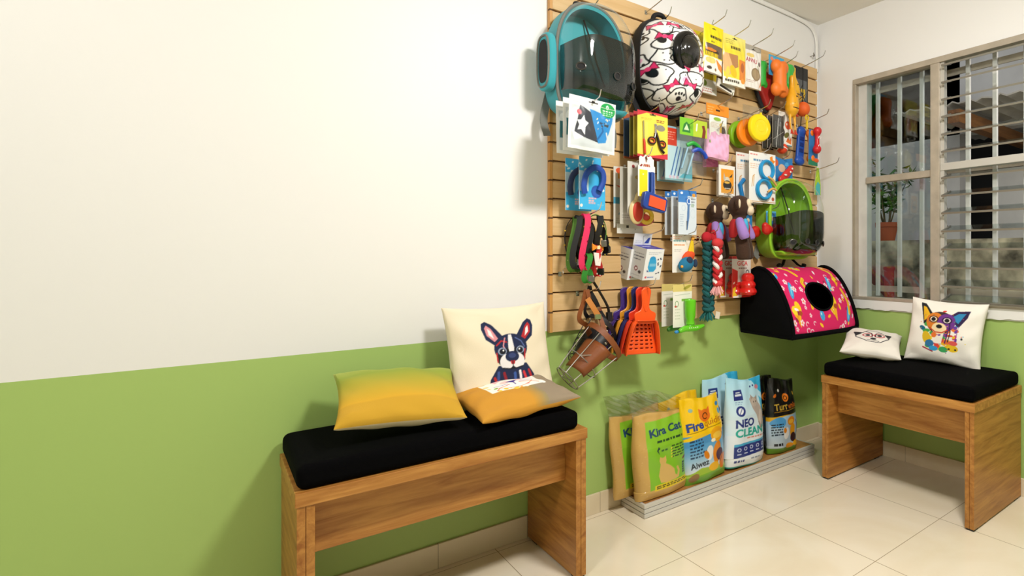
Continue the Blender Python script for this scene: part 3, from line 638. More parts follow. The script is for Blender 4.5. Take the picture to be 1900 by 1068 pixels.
t, F = bubble_pack('large teal pet backpack with clear dome, top left of the board', -1.668, 2.142, '#2fa0ad', '#48b6bf', .335, .465, .028, .25, 4, 0, True)
# mesh side pocket on the left flank of the teal pack
P = [(.0+.052*math.copysign(abs(math.cos(a))**.6, math.cos(a)), -.27+.112*math.copysign(abs(math.sin(a))**.75, math.sin(a))) for a in [2*PI*k/40 for k in range(40)]]
mb = MB(); mb.prism([(-.075+x, z) for x, z in P], -.20, -.168, axis='x')
pk = mb.build('side_vent', F, t, bevel=.008, seg=2)
mb = MB(); mb.tube([(-.201, -.075+x*.84, -.27+(z+.27)*.88) for x, z in P], .0045, 6, closed=True); mb.build('vent_trim', GREYW, pk)
mb = MB(); mb.add([(-.2025, -.075+x*.62, -.27+(z+.27)*.74) for x, z in P], [list(range(40))]); mb.build('vent_mesh', BLK, pk, smooth=False)
hook(-1.61, 2.165, 'wire hook carrying the teal dome backpack', .10)
t, F = bubble_pack('lime green pet backpack with clear dome, beside the wall corner', -.425, 1.545, '#8cc414', '#7fb80e', .345, .44, .03, .27, -3, 0, False)
mb = MB()
for s in (-1, 1): mb.strap(bez([(s*.02, -.02, -.42), (s*.06, -.03, -.48), (s*.12, -.03, -.54)], 5), .02, .003, (1, 0, 0))
hook(-.43, 1.56, 'wire hook carrying the lime dome backpack', .10)
# ---------------------------------------------------------------- patterned capsule backpack (plain dog-and-bow doodles)
t = hang('pet_backpack', 'white pet backpack with black doodles, pink bows and dark porthole', 'pet carrier', -1.262, 2.195, .028, None, 3)
A = Art(1.36, '#f3f2f0', 520); R = random.Random(14); K_ = '#17171a'
def blob(x, y, s, tl):
    P = [(x+s*(1+.22*math.sin(3*a+tl))*math.cos(a+tl), y+s*.8*(1+.18*math.cos(2*a+tl))*math.sin(a+tl)) for a in [2*PI*k/22 for k in range(23)]]
    A.poly(P, '#f3f2f0'); A.line(P, .013, K_)
for k in range(42):                                     # overlapping outline blobs, spots, paws and bows
    x, y = (k % 6)*.19+.02+R.uniform(-.05, .05), (k//6)*.20+.06+R.uniform(-.05, .05); s_ = R.uniform(.085, .125); blob(x, y, s_, R.uniform(0, 6))
    q = k % 4
    if q == 0:
        A.ell(x+.02, y-.03, .034, .028, K_)
        for j in range(4): A.ell(x-.035+.036*j, y+.02+.014*math.sin(j), .013, .017, K_)
    elif q == 1: A.ell(x-s_*.4, y+s_*.3, s_*.36, s_*.5, K_, 30)
    elif q == 2: A.ell(x, y, .05, .03, '#f3b6d3', 30); A.ell(x+.05, y-.04, .012, .014, K_)
    for j in range(4): A.ell(x+R.uniform(-.08, .08), y+R.uniform(-.08, .08), .007, .007, K_)
for k in range(21):
    bx, by, tl = (k % 4)*.26+.10+R.uniform(-.06, .06)+(.12 if (k//4) % 2 else 0), (k//4)*.25+.10+R.uniform(-.05, .05), R.uniform(-.6, .6); c = R.choice(['#d01f5d', '#c81a55', '#dd2f6c'])
    T = lambda px, py: (bx+px*math.cos(tl)-py*math.sin(tl), by+px*math.sin(tl)+py*math.cos(tl))
    for P in ([T(0, 0), T(-.070, .048), T(-.076, -.042)], [T(0, 0), T(.070, .050), T(.076, -.038)]): A.poly(P, c); A.line(P+[P[0]], .008, '#6a0f2e')
    A.ell(bx, by, .024, .024, '#e8487f')
W_, H_p, T_ = .305, .425, .22
def kfront(u, v):
    a = (2*u-1); b = (2*v-1); a = math.copysign(1-(1-abs(a))**1.7, a); b = math.copysign(1-(1-abs(b))**1.35, b)
    rx = W_/2*math.sqrt(max(0, 1-abs(b)**3.2))**.8; x = a*rx; z = -H_p/2+b*H_p/2
    d = T_*max(0, 1-abs(a)**3.4)**.5*max(0, 1-abs(b)**4)**.5
    return (x, -.03-d*(1.0-.18*(v-.4)), z)
def kback(u, v):
    p = kfront(u, v); return (p[0], -.03, p[2])
mb = MB(); mb.solid(kfront, kback, 200, 270, A, '#17171a'); mb.build('printed_shell', P_FOIL, t)
mb = MB(); N = 50; fr = []
for y, sc in ((-.0, .97), (-.035, 1.03), (-.075, 1.02), (-.075, .9)):
    fr.append([(W_/2*sc*math.copysign(abs(math.cos(a))**.62, math.cos(a)), y, -H_p/2+H_p/2*sc*math.copysign(abs(math.sin(a))**.7, math.sin(a))) for a in [2*PI*k/N for k in range(N)]])
mb.add(sum(fr, []), [(i*N+k, i*N+(k+1) % N, (i+1)*N+(k+1) % N, (i+1)*N+k) for i in range(3) for k in range(N)]+[list(range(N))]); mb.build('black_back', BLK, t)
pw = thing('x', 'x', 'x'); bpy.data.objects.remove(pw)
def porthole(parent):
    mb = MB(); mb.M = Matrix.Translation((-.016, -.236, -.186)) @ Euler((math.radians(97), 0, math.radians(14))).to_matrix().to_4x4()
    mb.lathe([(.090, -.015), (.092, .004), (.088, .012), (.078, .016), (.072, .012), (.05, .010), (.0, .008)], 40)
    o = mb.build('porthole_rim', BLACKP, parent)
    mb = MB(); mb.M = Matrix.Translation((-.016, -.236, -.186)) @ Euler((math.radians(97), 0, math.radians(14))).to_matrix().to_4x4()
    mb.lathe([(.076*math.cos(a), .012+.055*math.sin(a)) for a in np.linspace(0, PI/2, 10)], 40); mb.build('porthole_dome', CLEAR, o)
    mb = MB(); mb.M = Matrix.Translation((-.016, -.236, -.186)) @ Euler((math.radians(97), 0, math.radians(14))).to_matrix().to_4x4()
    mb.lathe([(.070*math.cos(a), .010+.036*math.sin(a)) for a in np.linspace(0, PI/2, 10)], 40); mb.build('porthole_bowl', BLACKP, o)
porthole(t)
mb = MB(); mb.tube(bez([(-.05, -.03, -.01), (-.045, -.045, .028), (0, -.05, .034), (.03, -.04, -.005)], 6), .011, 8); mb.build('carry_handle', BLK, t)
for s in (-1, 1):
    mb = MB(); mb.strap(bez([(s*.07, -.005, -.10), (s*.145, -.01, -.30), (s*.13, -.03, -.42), (s*.10, -.03, -.44)], 6), .03, .004, (1, 0, 0)); mb.build('shoulder_strap', BLK, t)
hook(-1.25, 2.205, 'wire hook carrying the white doodle print backpack', .12)
# ---------------------------------------------------------------- top row treat pouches and toys
def pouch(label, X, Z, d, w, h, art, T=.02, rz=0, ry=0, group='treat pouches on the top row', name='treat_pouch', seed=0, m=None, back='#d8d2b8', bot=.8, cat='pouch'):
    t = hang(name, label, cat, X, Z, d, group, rz, ry)
    mb = MB(); puff(mb, w, h, art, T, wr=.0012, seed=seed, bot=bot, back=back); mb.build('bag', m or P_FOIL, t); return t
A = Art(1.5, '#c9b41c'); A.rect(0, .0, 1, .35, '#e7e6df'); A.rect(0, .9, 1, 1.25, '#8d861f'); A.rect(.2, .5, .8, .9, '#4d4a22'); A.ell(.4, .25, .12, .08, '#7d9a3c'); A.scribble(.1, .9, .03, .15, 2, '#b25a4a'); pocket(A)
pouch('olive yellow treat pouch hanging behind the black porthole backpack', -.975, 2.235, .05, .155, .30, A, seed=1)
A = Art(1.85, '#f3dc1e'); A.scribble(.30, .92, 1.26, 1.46, 1, '#3a3320', 1); A.scribble(.34, .60, 1.12, 1.22, 1, '#3a3320', 1, 2); A.rect(.08, .62, .98, 1.08, '#6b5848'); A.ell(.45, .80, .32, .10, '#3a2a20'); A.ell(.35, .86, .28, .06, '#d9822e')
A.rect(.05, 0, 1, .58, '#f2f0ea'); A.scribble(.10, .80, .58, .78, 1, '#e6c814', 1.2, 3); A.ell(.35, .45, .25, .12, '#efd67c'); A.poly([(.6, .55), (1, .35), (1, .1), (.75, .2)], '#e58a2e'); A.ell(.3, .16, .12, .06, '#4a4038'); A.ell(.62, .14, .05, .06, '#8a6a3a'); pocket(A, 1.70)
pouch('yellow and white treat pouch topmost on the board edge', -1.012, 2.232, .155, .125, .232, A, seed=2, ry=3)
A = Art(1.55, '#f1df3e'); A.grad(1.0, 1.55, '#efdb3a', '#f3e98a'); A.scribble(.30, .88, 1.08, 1.24, 1, '#6a5a2a', 1, 5); A.scribble(.1, .5, 1.25, 1.42, 3, '#9a8a3c'); A.rect(0, 0, 1, .22, '#f3f0e4')
A.poly([(.0, .95), (.25, .95), (.45, .5), (.2, .25), (0, .4)], '#e6b982'); A.poly([(.2, .95), (.6, .95), (.62, .6), (.40, .5)], '#b98455'); A.ell(.40, .42, .13, .2, '#f0c21e', 30); A.ell(.15, .35, .08, .2, '#f4d35a', -10); A.rect(.66, .22, .98, .85, '#e8892b'); A.ell(.82, .62, .09, .15, '#b9612a'); A.scribble(.05, .7, .06, .18, 1, '#4f4a3a', 1); A.ell(.85, .2, .1, .08, '#ec9a3a'); pocket(A, 1.45)
pouch('yellow chicken strip pouch second from left on top row', -.855, 2.228, .135, .158, .252, A, seed=3)
A = Art(1.65, '#efece6'); A.rect(0, 1.45, 1, 1.65, '#b3aca0'); A.ring(.75, 1.55, .22, .10, .03, '#8d877c'); A.text('ANNU', .35, .98, .16, '#b3324a', .62, -4); A.ell(.82, .98, .08, .09, '#6b6660'); A.ell(.3, 1.25, .22, .08, '#e9cf7a'); A.ell(.60, .55, .27, .25, '#8f7a5c'); A.ell(.60, .55, .21, .19, '#a8926f'); A.line([(.7, .9), (.92, .5)], .03, '#7f9a5c'); A.poly([(.8, .05), (1, .2), (.95, .4)], '#dd9a6a'); A.scribble(.05, .6, .2, .32, 2, '#a56a5a'); pocket(A, 1.50)
pouch('white treat pouch with round grey biscuit picture on top row', -.690, 2.228, .105, .125, .225, A, seed=4)
t = hang('flat_pack', 'narrow white and black pack showing beneath the yellow treat pouches', 'pack', -.885, 1.992, .10, None, 0, 14); A = Art(.42, '#e8e4da'); A.rect(.15, .06, .85, .18, '#2a2622'); A.rect(.0, .3, .3, .42, '#d8d2c4')
mb = MB(); card(mb, .12, .042, A, .012); mb.build('sleeve', P_CARD, t)
def bone(mb, L, r, k=1.35, axis='z', mi=0, c=(0, 0, 0)):
    n = 14; pr = [(r*.92, -L/2+L*i/n) for i in range(n+1)]
    if axis == 'z':
        mb.lathe(pr, 16, mi, c)
        for s in (-1, 1):
            for q in (-1, 1): mb.ell((c[0]+q*r*.62, c[1], c[2]+s*L*.40), (r*.86, r*.72, r*.92), mi, 16, 10)
def backing(t, w, h, art, y=0, th=.0016, name='backing_card'):
    mb = MB(); card(mb, w, h, art, th, y=y); return mb.build(name, P_CARD, t)
def rubber_bone(label, X, Z, d, L, r, col, art=None, cw=.085, ch=.10, group='rubber bones on blue cards'):
    t = hang('rubber_bone', label, 'dog toy', X, Z, d, group)
    if art: backing(t, cw, ch, art, .012)
    mb = MB(); bone(mb, L, r, c=(0, -.012, -ch*.62-L/2+.02)); mb.build('bone', rubber(col, .5), t, remesh=.004); return t
A = Art(1.15, '#3fa9d8'); A.ell(.2, .95, .10, .12, '#e58a6a'); A.rect(.32, .62, .78, .98, '#e6dcc8'); A.ell(.5, .80, .15, .1, '#c98ab0'); A.rect(0, 0, 1, .35, '#2c8ac4'); A.rect(.75, .85, .95, .98, '#1d6aa0')
rubber_bone('orange rubber bone hanging on blue card, top row', -.508, 2.215, .12, .155, .042, '#ee7a26', A, .125, .11)
rubber_bone('green rubber bone half hidden left of the orange bone', -.580, 2.195, .05, .13, .03, '#2fae3a', None, .06, .06)
rubber_bone('green rubber bone right of the orange bone', -.398, 2.195, .085, .14, .032, '#3db544', None, .06, .04)
t = hang('padded_leash', 'dark red padded toy with black edge below orange bone', 'dog toy', -.535, 2.13, .03)
mb = MB(); pts = bez([(-.05, 0, -.0), (.04, 0, .0), (.068, 0, -.06), (.05, 0, -.14), (.015, 0, -.205), (-.03, 0, -.15), (-.075, 0, -.06), (-.05, 0, 0)], 5); mb.prism([(p[0], p[2]) for p in pts[:-1]], -.045, -.012); mb.build('pad', mat('dark_red_cloth', '#9c1d17', .6, bump=.2), t, bevel=.012, seg=3)
mb = MB(); mb.tube([(p[0]*1.02-.006, -.012, p[2]*1.02) for p in pts[:-1]], .012, 8, closed=True); mb.build('edge_binding', BLK, t)
# yellow rubber chickens, black blister, orange ball
def chicken(label, X, Z, d, L, col):
    t = hang('rubber_chicken', label, 'dog toy', X, Z, d, 'yellow rubber chickens')
    mb = MB(); pr = [(.004, 0), (.016, -.01), (.015, -.05), (.018, -.08), (.034, -.13), (.042, -.18), (.036, -.22), (.018, -.245), (.004, -.25)]
    mb.lathe([(r, z*L/.25) for r, z in pr], 18)
    for s in (-1, 1): mb.tube(bez([(s*.016, 0, -.22*L/.25), (s*.02, -.004, -.28*L/.25), (s*.016, -.008, -.33*L/.25)], 5), [.011-.0006*i for i in range(11)], 8)
    mb.build('body', rubber(col, .35), t, remesh=.004)
    for s in (-1, 1):
        mb = MB()
        for q in (-1, 0, 1): mb.tube([(s*.016, -.01, -.33*L/.25), (s*.016+q*.012, -.016, -.355*L/.25)], [.005, .003], 6)
        mb.build('foot', rubber('#c23a1f'), t)
    mb = MB(); mb.tube([(-.012, -.014, -.12*L/.25), (.0, -.036, -.135*L/.25), (.014, -.03, -.13*L/.25)], .003, 6); mb.tube([(-.025, -.03, -.20*L/.25), (0, -.044, -.205*L/.25), (.025, -.03, -.20*L/.25)], .002, 6); mb.build('stripe', rubber('#3c2a12'), t)
    return t
chicken('yellow rubber chicken hanging in front by black blister pack', -.408, 2.13, .135, .235, '#eaa91e')
chicken('smaller yellow rubber chicken behind the other one', -.345, 2.20, .09, .20, '#efb526')
A = Art(1.6, '#1b1a19'); A.rect(.12, .1, .92, 1.1, '#5b5f63'); A.rect(.3, .6, .8, .75, '#d8b422'); A.ell(.4, .3, .2, .1, '#d8a61e', 40); A.ell(.7, .45, .2, .08, '#d8b422', 60); A.line([(.2, .9), (.9, .2)], .05, '#1b1a19'); A.line([(.3, .5), (.6, .9)], .05, '#1b1a19')
for x in (.15, .35, .65): A.ell(x, 1.45, .09, .16, '#0d0d0d')
t = hang('blister_pack', 'black and yellow blister pack at the top right board corner', 'pack', -.232, 2.232, .055); backing(t, .125, .235, A)
t = hang('ball_toy', 'orange ball toy with yellow swivel ring below black blister pack', 'dog toy', -.270, 2.04, .10)
mb = MB(); mb.ell((0, 0, -.07), (.042, .042, .042), 0, 24, 16); mb.build('ball', rubber('#e8641e', .6), t)
mb = MB(); mb.tube([(0, 0, .17), (0, 0, -.03)], .003, 6); mb.tube([(.012*math.cos(a), -.03, -.125+.014*math.sin(a)) for a in np.linspace(0, 2*PI, 16)[:-1]], .005, 6, closed=True, mi=1); mb.lathe([(.006, -.19), (.008, -.155), (.004, -.14)], 8, 1, (0, -.03, 0)); mb.build('cord', [BLK, rubber('#e3bd1c')], t)
for X, Z, L, w_ in ((-1.015, 2.222, .24, 'yellow and white treat pouch'), (-.855, 2.218, .24, 'chicken strip pouch'), (-.690, 2.222, .24, 'white biscuit pouch'), (-.510, 2.212, .23, 'orange rubber bone'), (-.245, 2.222, .23, 'black and yellow blister pack'), (-1.315, 2.254, .22, 'nothing, empty at the board top right of the teal dome backpack'), (-.975, 2.228, .10, 'olive treat pouch'), (-.40, 2.20, .16, 'yellow rubber chickens')):
    hook(X, Z, 'wire hook holding '+('' if w_[0:3] == 'not' else 'the ')+w_, L)
# ---------------------------------------------------------------- second row
def zip_pouch(label, X, Z, d, front, rz=0, ry=0):
    A = Art(1.0, '#e6e7e4', 340)
    A.rect(.04, .06, .96, .82, '#c9d0d2'); A.ell(.16, .5, .12, .28, '#e9eeee', 10)
    if front:
        A.poly([(.22, .84), (.44, .74), (.62, .18), (.30, .24), (.10, .30)], '#3a3d45'); A.poly([(.42, .80), (.94, .72), (.93, .60), (.78, .20), (.62, .17)], '#2d86c8'); A.line([(.60, .24), (.72, .42), (.66, .58)], .035, '#1e5f9c')
        A.poly([(.15, .54), (.24, .56), (.30, .66), (.33, .56), (.40, .52), (.34, .44), (.33, .28), (.25, .38), (.17, .36), (.20, .46)], '#eef2f6'); A.poly([(.05, .34), (.30, .24), (.12, .16)], '#e9edf0')
        R = random.Random(2)
        for k in range(16): A.ell(R.uniform(.52, .88), R.uniform(.44, .68), R.uniform(.012, .03), .012, R.choice(['#dfe4ea', '#a8b0b8', '#e8d9b8', '#39424e']), R.uniform(0, 90))
        A.ell(.20, .70, .05, .05, '#c85a66'); A.rect(.74, .52, .84, .56, '#3b3f44'); A.line([(.80, .4), (.84, .25)], .03, '#c9ced2')
        A.ell(.82, .84, .17, .145, '#1d9a4c'); A.ell(.81, .90, .028, .045, '#f2faf4'); A.ell(.81, .89, .012, .03, '#1d9a4c'); A.scribble(.70, .94, .80, .84, 1, '#f2faf4', 1); A.scribble(.70, .94, .72, .80, 2, '#dff2e5')
    else: A.rect(.05, .3, .3, .62, '#2c6f78'); A.ell(.2, .35, .1, .1, '#a56a4a')
    A.line([(.02, .88), (.98, .88)], .008, '#c4c6c2'); pocket(A, .93)
    return pouch(label, X, Z, d, .196, .196, A, .012, rz, ry, 'white zip pouches below the teal backpack', 'zip_pouch', seed=int(d*100), back='#dcdcd2', bot=.5)
zip_pouch('white zip pouch with blue bandana and round green badge, frontmost', -1.750, 1.708, .300, True, 0, 2)
zip_pouch('white zip pouch directly behind the green badge pouch', -1.752, 1.708, .255, False, 0, 0)
zip_pouch('white zip pouch rearmost of three, nearest the board', -1.758, 1.705, .210, False, 0, -1)
hook(-1.752, 1.676, 'wire hook holding the white zip pouches', .35)
def scissor_card(label, d, cols, full, dx=0, dz=0):
    A = Art(1.28, cols[0], 300)
    A.poly([(0, 1.28), (1, 1.28), (1, 1.20), (.3, 1.24), (0, 1.12)], cols[1]); A.poly([(0, 0), (1, 0), (1, .16), (.45, .05), (0, .06)], cols[1]); pocket(A, 1.20)
    if full: A.scribble(.62, .92, 1.01, 1.10, 2, '#8a2a22', .9); A.scribble(.12, .5, 1.03, 1.10, 2, '#b9a53a'); A.ell(.76, .87, .15, .09, '#8f8a78'); A.rect(.08, .1, .34, .98, '#eed95c')
    t = hang('scissors_card', label, 'pet scissors', -1.380+dx, 1.748+dz, d, 'grooming scissor cards'); backing(t, .162, .198, A)
    if full:
        mb = MB(); mb.tube([(-.052, -.006, -.045), (-.050, -.006, -.125)], [(.0055, .003)]*2, 8); mb.build('file_blade', STEEL, t)
        mb = MB(); mb.tube([(-.050, -.006, -.122), (-.048, -.007, -.14), (-.045, -.007, -.185)], [(.006, .004), (.0085, .005), (.010, .005)], 8); mb.build('file_handle', rubber('#d8261f'), t)
        mb = MB(); mb.prism([(.005, -.05), (.012, -.048), (.020, -.09), (.012, -.10)], -.006, -.003); mb.prism([(.018, -.052), (.010, -.05), (.004, -.09), (.010, -.10)], -.009, -.006); mb.build('blades', STEEL, t, smooth=False)
        mb = MB()
        for x, z, q in ((-.010, -.125, -1), (.045, -.135, 1)):
            mb.tube([(x+.018*math.cos(a), -.009, z+.014*math.sin(a)) for a in np.linspace(0, 2*PI, 18)[:-1]], .0042, 8, closed=True)
        mb.tube([(.010, -.008, -.09), (.004, -.009, -.112)], .005, 8); mb.tube(bez([(.013, -.008, -.088), (.026, -.010, -.125), (.036, -.010, -.155), (.055, -.010, -.172)], 5), .0055, 8); mb.build('handles', rubber('#2a1b18', .3), t)
        mb = MB()
        for x, z in ((-.010, -.125), (.045, -.135)): mb.tube([(x+.0135*math.cos(a), -.0095, z+.010*math.sin(a)) for a in np.linspace(0, 2*PI, 18)[:-1]], .003, 8, closed=True)
        mb.build('finger_pads', rubber('#c9552a'), t)
    return t
scissor_card('yellow card with black handled scissors and red nail file, frontmost', .165, ('#f2d94e', '#cf3440'), True)
scissor_card('yellow and red scissor card second behind the front one', .135, ('#d3bf45', '#b92e38'), False, .0)
scissor_card('olive scissor card third in the stack by doodle backpack', .105, ('#8d8a3c', '#a53a34'), False)
scissor_card('dark blue scissor card rearmost of the stack', .055, ('#3a5372', '#b0582c'), False, .002, .004)
hook(-1.385, 1.738, 'wire hook holding the grooming scissor cards', .22)
def brush_pack(label, d, dx, red, full):
    A = Art(1.55, '#a9cbd6', 280); A.rect(0, 1.05, .34 if not red else .42, 1.55, '#8db4c4')
    A.poly([(0, 0), (.5, 0), (1, .7), (1, 1.1), (0, 1.1)], '#b9d6de'); A.poly([(.5, .1), (1, .1), (1, .5)], '#63bcd2')
    if red: A.rect(0, 1.0, .42, 1.50, '#c93a22'); A.scribble(.05, .38, 1.15, 1.42, 4, '#e9a898')
    for k in range(3): A.line([(.20+.13*k, .12), (.44+.12*k, .98)], .035, '#2f5f9c'); A.line([(.225+.13*k, .12), (.465+.12*k, .98)], .018, '#a9c9e8'); A.ell(.18+.13*k, .10, .05, .05, '#c8b8c8')
    A.rect(0, 0, 1, .05, '#7fa9b0')
    t = hang('toothbrush_pack', label, 'toothbrush pack', -1.195+dx, 1.718, d, 'toothbrush packs on the board'); mb = MB(); card(mb, .160, .248, A, .004); mb.build('pack', P_FOIL, t); return t
brush_pack('pale blue toothbrush pack nearest the board', .05, .0, False, 0)
brush_pack('pale blue toothbrush pack with red corner label in front', .115, -.002, True, 1)
t = hang('brush_bag', 'clear bag of green and blue brushes under green header card', 'toothbrush pack', -1.140, 1.758, .155)
A = Art(.48, '#7cc22c', 240); A.rect(.48, 0, 1, .48, '#b4c934'); A.poly([(.08, .08), (.14, .30), (.24, .38), (.34, .30), (.38, .08)], '#2d7a34'); A.poly([(.14, .14), (.24, .32), (.33, .14)], '#cfe9b8'); A.line([(.60, .18), (.62, .36)], .05, '#f4f4e8'); A.poly([(.80, 0), (.84, .22), (.80, .34), (.90, .36), (.95, .2), (.92, 0)], '#7a2f22')
mb = MB(); card(mb, .165, .079, A, .003); mb.build('header_card', P_CARD, t)
mb = MB(); puff(mb, .16, .185, None, .02, z0=-.075, bot=.6, nu=16, nv=16); mb.c = {}; mb.build('clear_bag', FILM, t)
for x, c, z in ((-.01, '#2aa33c', -.125), (.022, '#1f49b8', -.150)):
    mb = MB(); mb.tube(bez([(x-.03, 0, z), (x, -.012, z+.012), (x+.04, -.006, z-.004), (x+.055, -.004, z-.022)], 5), [.010]*16, 8); b = mb.build('brush_head', rubber(c), t)
    mb = MB(); mb.tube([(x-.02, 0, z), (x-.06, 0, z-.11)], .0045, 8); mb.build('brush_handle', rubber('#8fc0dc'), b)
hook(-1.17, 1.712, 'wire hook holding the toothbrush packs', .22)
# orange header chew bag, pink cloth and friends
t = hang('chew_bag', 'clear bag with orange header and white dog biscuit card', 'chew bag', -.976, 1.858, .14)
A = Art(.36, '#ef8f22', 220); A.rect(.42, .14, .60, .20, '#2a1b10'); A.scribble(.06, .35, .05, .3, 3, '#f7c58a'); A.line([(.2, .0), (.9, .0)], .03, '#d87412')
mb = MB(); card(mb, .148, .052, A, .004); mb.build('header_card', P_CARD, t)
A = Art(1.25, '#f3f1ea', 240); A.ell(.45, 1.10, .22, .085, '#8fb83a'); A.scribble(.08, .55, .70, .95, 4, '#d9b79a'); A.rect(.58, .25, .92, .85, '#cfc5a8'); A.ell(.78, .55, .17, .26, '#4a3526'); A.poly([(.58, .90), (.72, .98), (.70, .3), (.60, .3)], '#e0b23a'); A.poly([(.0, .12), (.3, .3), (1, .2), (1, .0), (0, 0)], '#7fb04a'); A.line([(.2, .4), (.6, .35)], .03, '#b87c3a')
mb = MB(); card(mb, .112, .135, A, .003, z0=-.055, y=-.004); mb.build('insert_card', P_CARD, t)
mb = MB(); puff(mb, .148, .165, None, .022, z0=-.048, bot=.5, nu=16, nv=16); mb.c = {}; mb.build('clear_bag', FILM, t)
hook(-.976, 1.842, 'wire hook holding the orange header chew bag', .24)
def cloth_pack(label, X, Z, d, w, h, col, T, ry=0, grp='folded pet clothes in clear bags'):
    t = hang('folded_garment', label, 'pet clothes', X, Z, d, grp, 0, ry); mb = MB(); puff(mb, w, h, None, T, wr=.0022, seed=int(X*1000), bot=.7, nu=48, nv=40, side=.35, top=.55); mb.c = {}
    mb.build('cloth', mat('knit_'+col.strip('#'), col, .95, bump=.5, bscale=250, sheen=.3), t); return t
cloth_pack('folded pale pink garment in front beneath orange header bag', -.965, 1.730, .13, .158, .135, '#efb2d6', .05, 4)
cloth_pack('folded dark purple garment behind the pale pink one', -1.020, 1.708, .06, .10, .12, '#6a4a86', .03)
cloth_pack('pink and lime garment corner hanging lowest under the purple one', -.968, 1.630, .075, .10, .065, '#cf6fa0', .03, -6)
hook(-.985, 1.715, 'wire hook holding the folded pet clothes', .18)
# frisbees
def disc(label, X, Z, d, col, ry, rz):
    t = hang('frisbee', label, 'frisbee', X, Z, d, 'coloured frisbees', rz, ry)
    mb = MB(); prof = [(.0005, -.014), (.022, -.0142), (.024, -.0128), (.040, -.0128), (.042, -.0142), (.056, -.0135), (.066, -.010), (.0715, -.002), (.072, .006), (.069, .006), (.066, -.004), (.054, -.010), (.0005, -.0105)]
    mb.lathe(prof, 44, 0, (0, 0, -.078), 'y'); mb.build('disc', rubber(col, .25), t)
    mb = MB(); mb.tube([(0, .0, 0), (0, -.002, -.012)], .006, 8); mb.build('tab', rubber(col, .25), t); return t
disc('yellow frisbee frontmost of the three', -.703, 1.860, .175, '#f3d40e', 6, -8)
disc('orange frisbee between the yellow and green ones', -.722, 1.842, .115, '#f0841a', 8, -10)
disc('lime green frisbee nearest the board', -.722, 1.842, .055, '#86bd22', 8, -10)
mb = MB(); puff(mb, .15, .13, None, .03, nu=16, nv=16); mb.c = {}
o = tag(mb.build('clear_wrapper', FILM, loc=(-.705, -.12, 1.905)), 'crinkled clear wrapper above the orange and yellow frisbees', 'wrapper')
hook(-.712, 1.858, 'wire hook holding the three frisbees', .24)
hook(-.50, 1.905, 'wire hook holding the combs', .16)
for k, (dd, lb) in enumerate(((.035, 'rearmost'), (.07, 'middle'), (.105, 'front'))):
    A = Art(2.1, '#35332f', 160)
    for j in range(7): A.line([(.12+.12*j, .15), (.12+.12*j, 1.7)], .035, '#8a8882' if j % 2 else '#5a5852')
    A.rect(0, 1.75, 1, 2.1, '#4c4a47'); A.line([(0, .5), (1, 1.1)], .02, '#d5d5d0'); A.line([(.3, 0), (.5, 1.9)], .04, '#e2e2de')
    t = hang('comb_pack', 'dark grooming comb in clear pack, %s of the three' % lb, 'comb', -.500+.003*k, 1.895, dd, 'grooming combs'); mb = MB(); card(mb, .085, .178, A, .006); mb.build('pack', P_FOIL, t)
A = Art(1.6, '#eceae4', 240); A.poly([(.1, 1.3), (.5, 1.5), (.4, .9)], '#8a8883'); A.ell(.70, 1.0, .22, .20, '#e0572a'); A.ell(.62, 1.05, .05, .06, '#f4e9da'); A.ell(.3, .62, .16, .2, '#3a3630'); A.ell(.6, .52, .2, .12, '#6d6a2e', 30); A.poly([(.55, .2), (.7, .45), (.82, .3), (.95, .48), (.95, .1)], '#e0702c'); A.ell(.8, 1.42, .1, .08, '#5d8a3a'); A.rect(0, 0, 1, .06, '#4a7a86'); A.scribble(.1, .5, .1, .3, 3, '#8a8a86')
t = hang('toy_card', 'white card with orange cartoon shapes right of the combs', 'toy card', -.425, 1.925, .10); backing(t, .112, .187, A)
hook(-.425, 1.912, 'wire hook holding the orange shapes toy card', .16)
t = hang('ball_toy', 'small red and orange ball dangling below white toy card', 'dog toy', -.430, 1.775, .082)
mb = MB(); mb.ell((0, 0, -.05), (.031, .031, .031), 0, 22, 14); mb.build('ball', rubber('#e0461f'), t); mb = MB(); mb.tube([(.0315*math.cos(a), -.0+.0315*math.sin(a)*.9, -.052+.006*math.sin(a*2)) for a in np.linspace(0, 2*PI, 20)[:-1]], .004, 6, closed=True); mb.build('white_seam', rubber('#e9e4da'), t); mb = MB(); mb.tube([(0, 0, .0), (0, 0, -.02)], .003, 6); mb.build('cord', BLK, t)
# blue, orange and red toys on blue cards at the right edge
t = hang('rubber_toy', 'dark blue bar shaped rubber toy left of the orange bone toy', 'dog toy', -.272, 1.868, .085, None, 0, 6)
mb = MB(); mb.box(-.03, .03, -.016, .0, -.20, -.03); mb.ell((0, -.008, -.025), (.036, .02, .03)); mb.ell((0, -.008, -.20), (.04, .022, .028))
mb.build('bar', rubber('#1d4fae'), t, remesh=.005); mb = MB()
for z in (-.07, -.105, -.14): mb.box(-.016, .016, -.019, -.014, z-.010, z+.010)
mb.build('recess', rubber('#12327c'), t, smooth=False); mb = MB(); mb.tube([(0, 0, .16), (0, 0, 0)], .003, 6); mb.build('cord', BLK, t)
def ball_bone(label, X, Z, d, L, r, col, ry=0):
    t = hang('rubber_bone', label, 'dog toy', X, Z, d, 'rubber bones at the board edge', 0, ry); mb = MB()
    mb.lathe([(r*.85, -.005), (r*.62, -.03), (r*.50, -L/2), (r*.62, -L+.03), (r*.85, -L+.005)], 16)
    mb.ell((0, 0, -.01), (r, r, r)); mb.ell((0, 0, -L+.01), (r, r, r)); mb.build('bone', rubber(col), t, remesh=.004); return t
t = ball_bone('orange long rubber bone in front of dark blue toy', -.232, 1.842, .12, .165, .026, '#ef7a1c', -3)
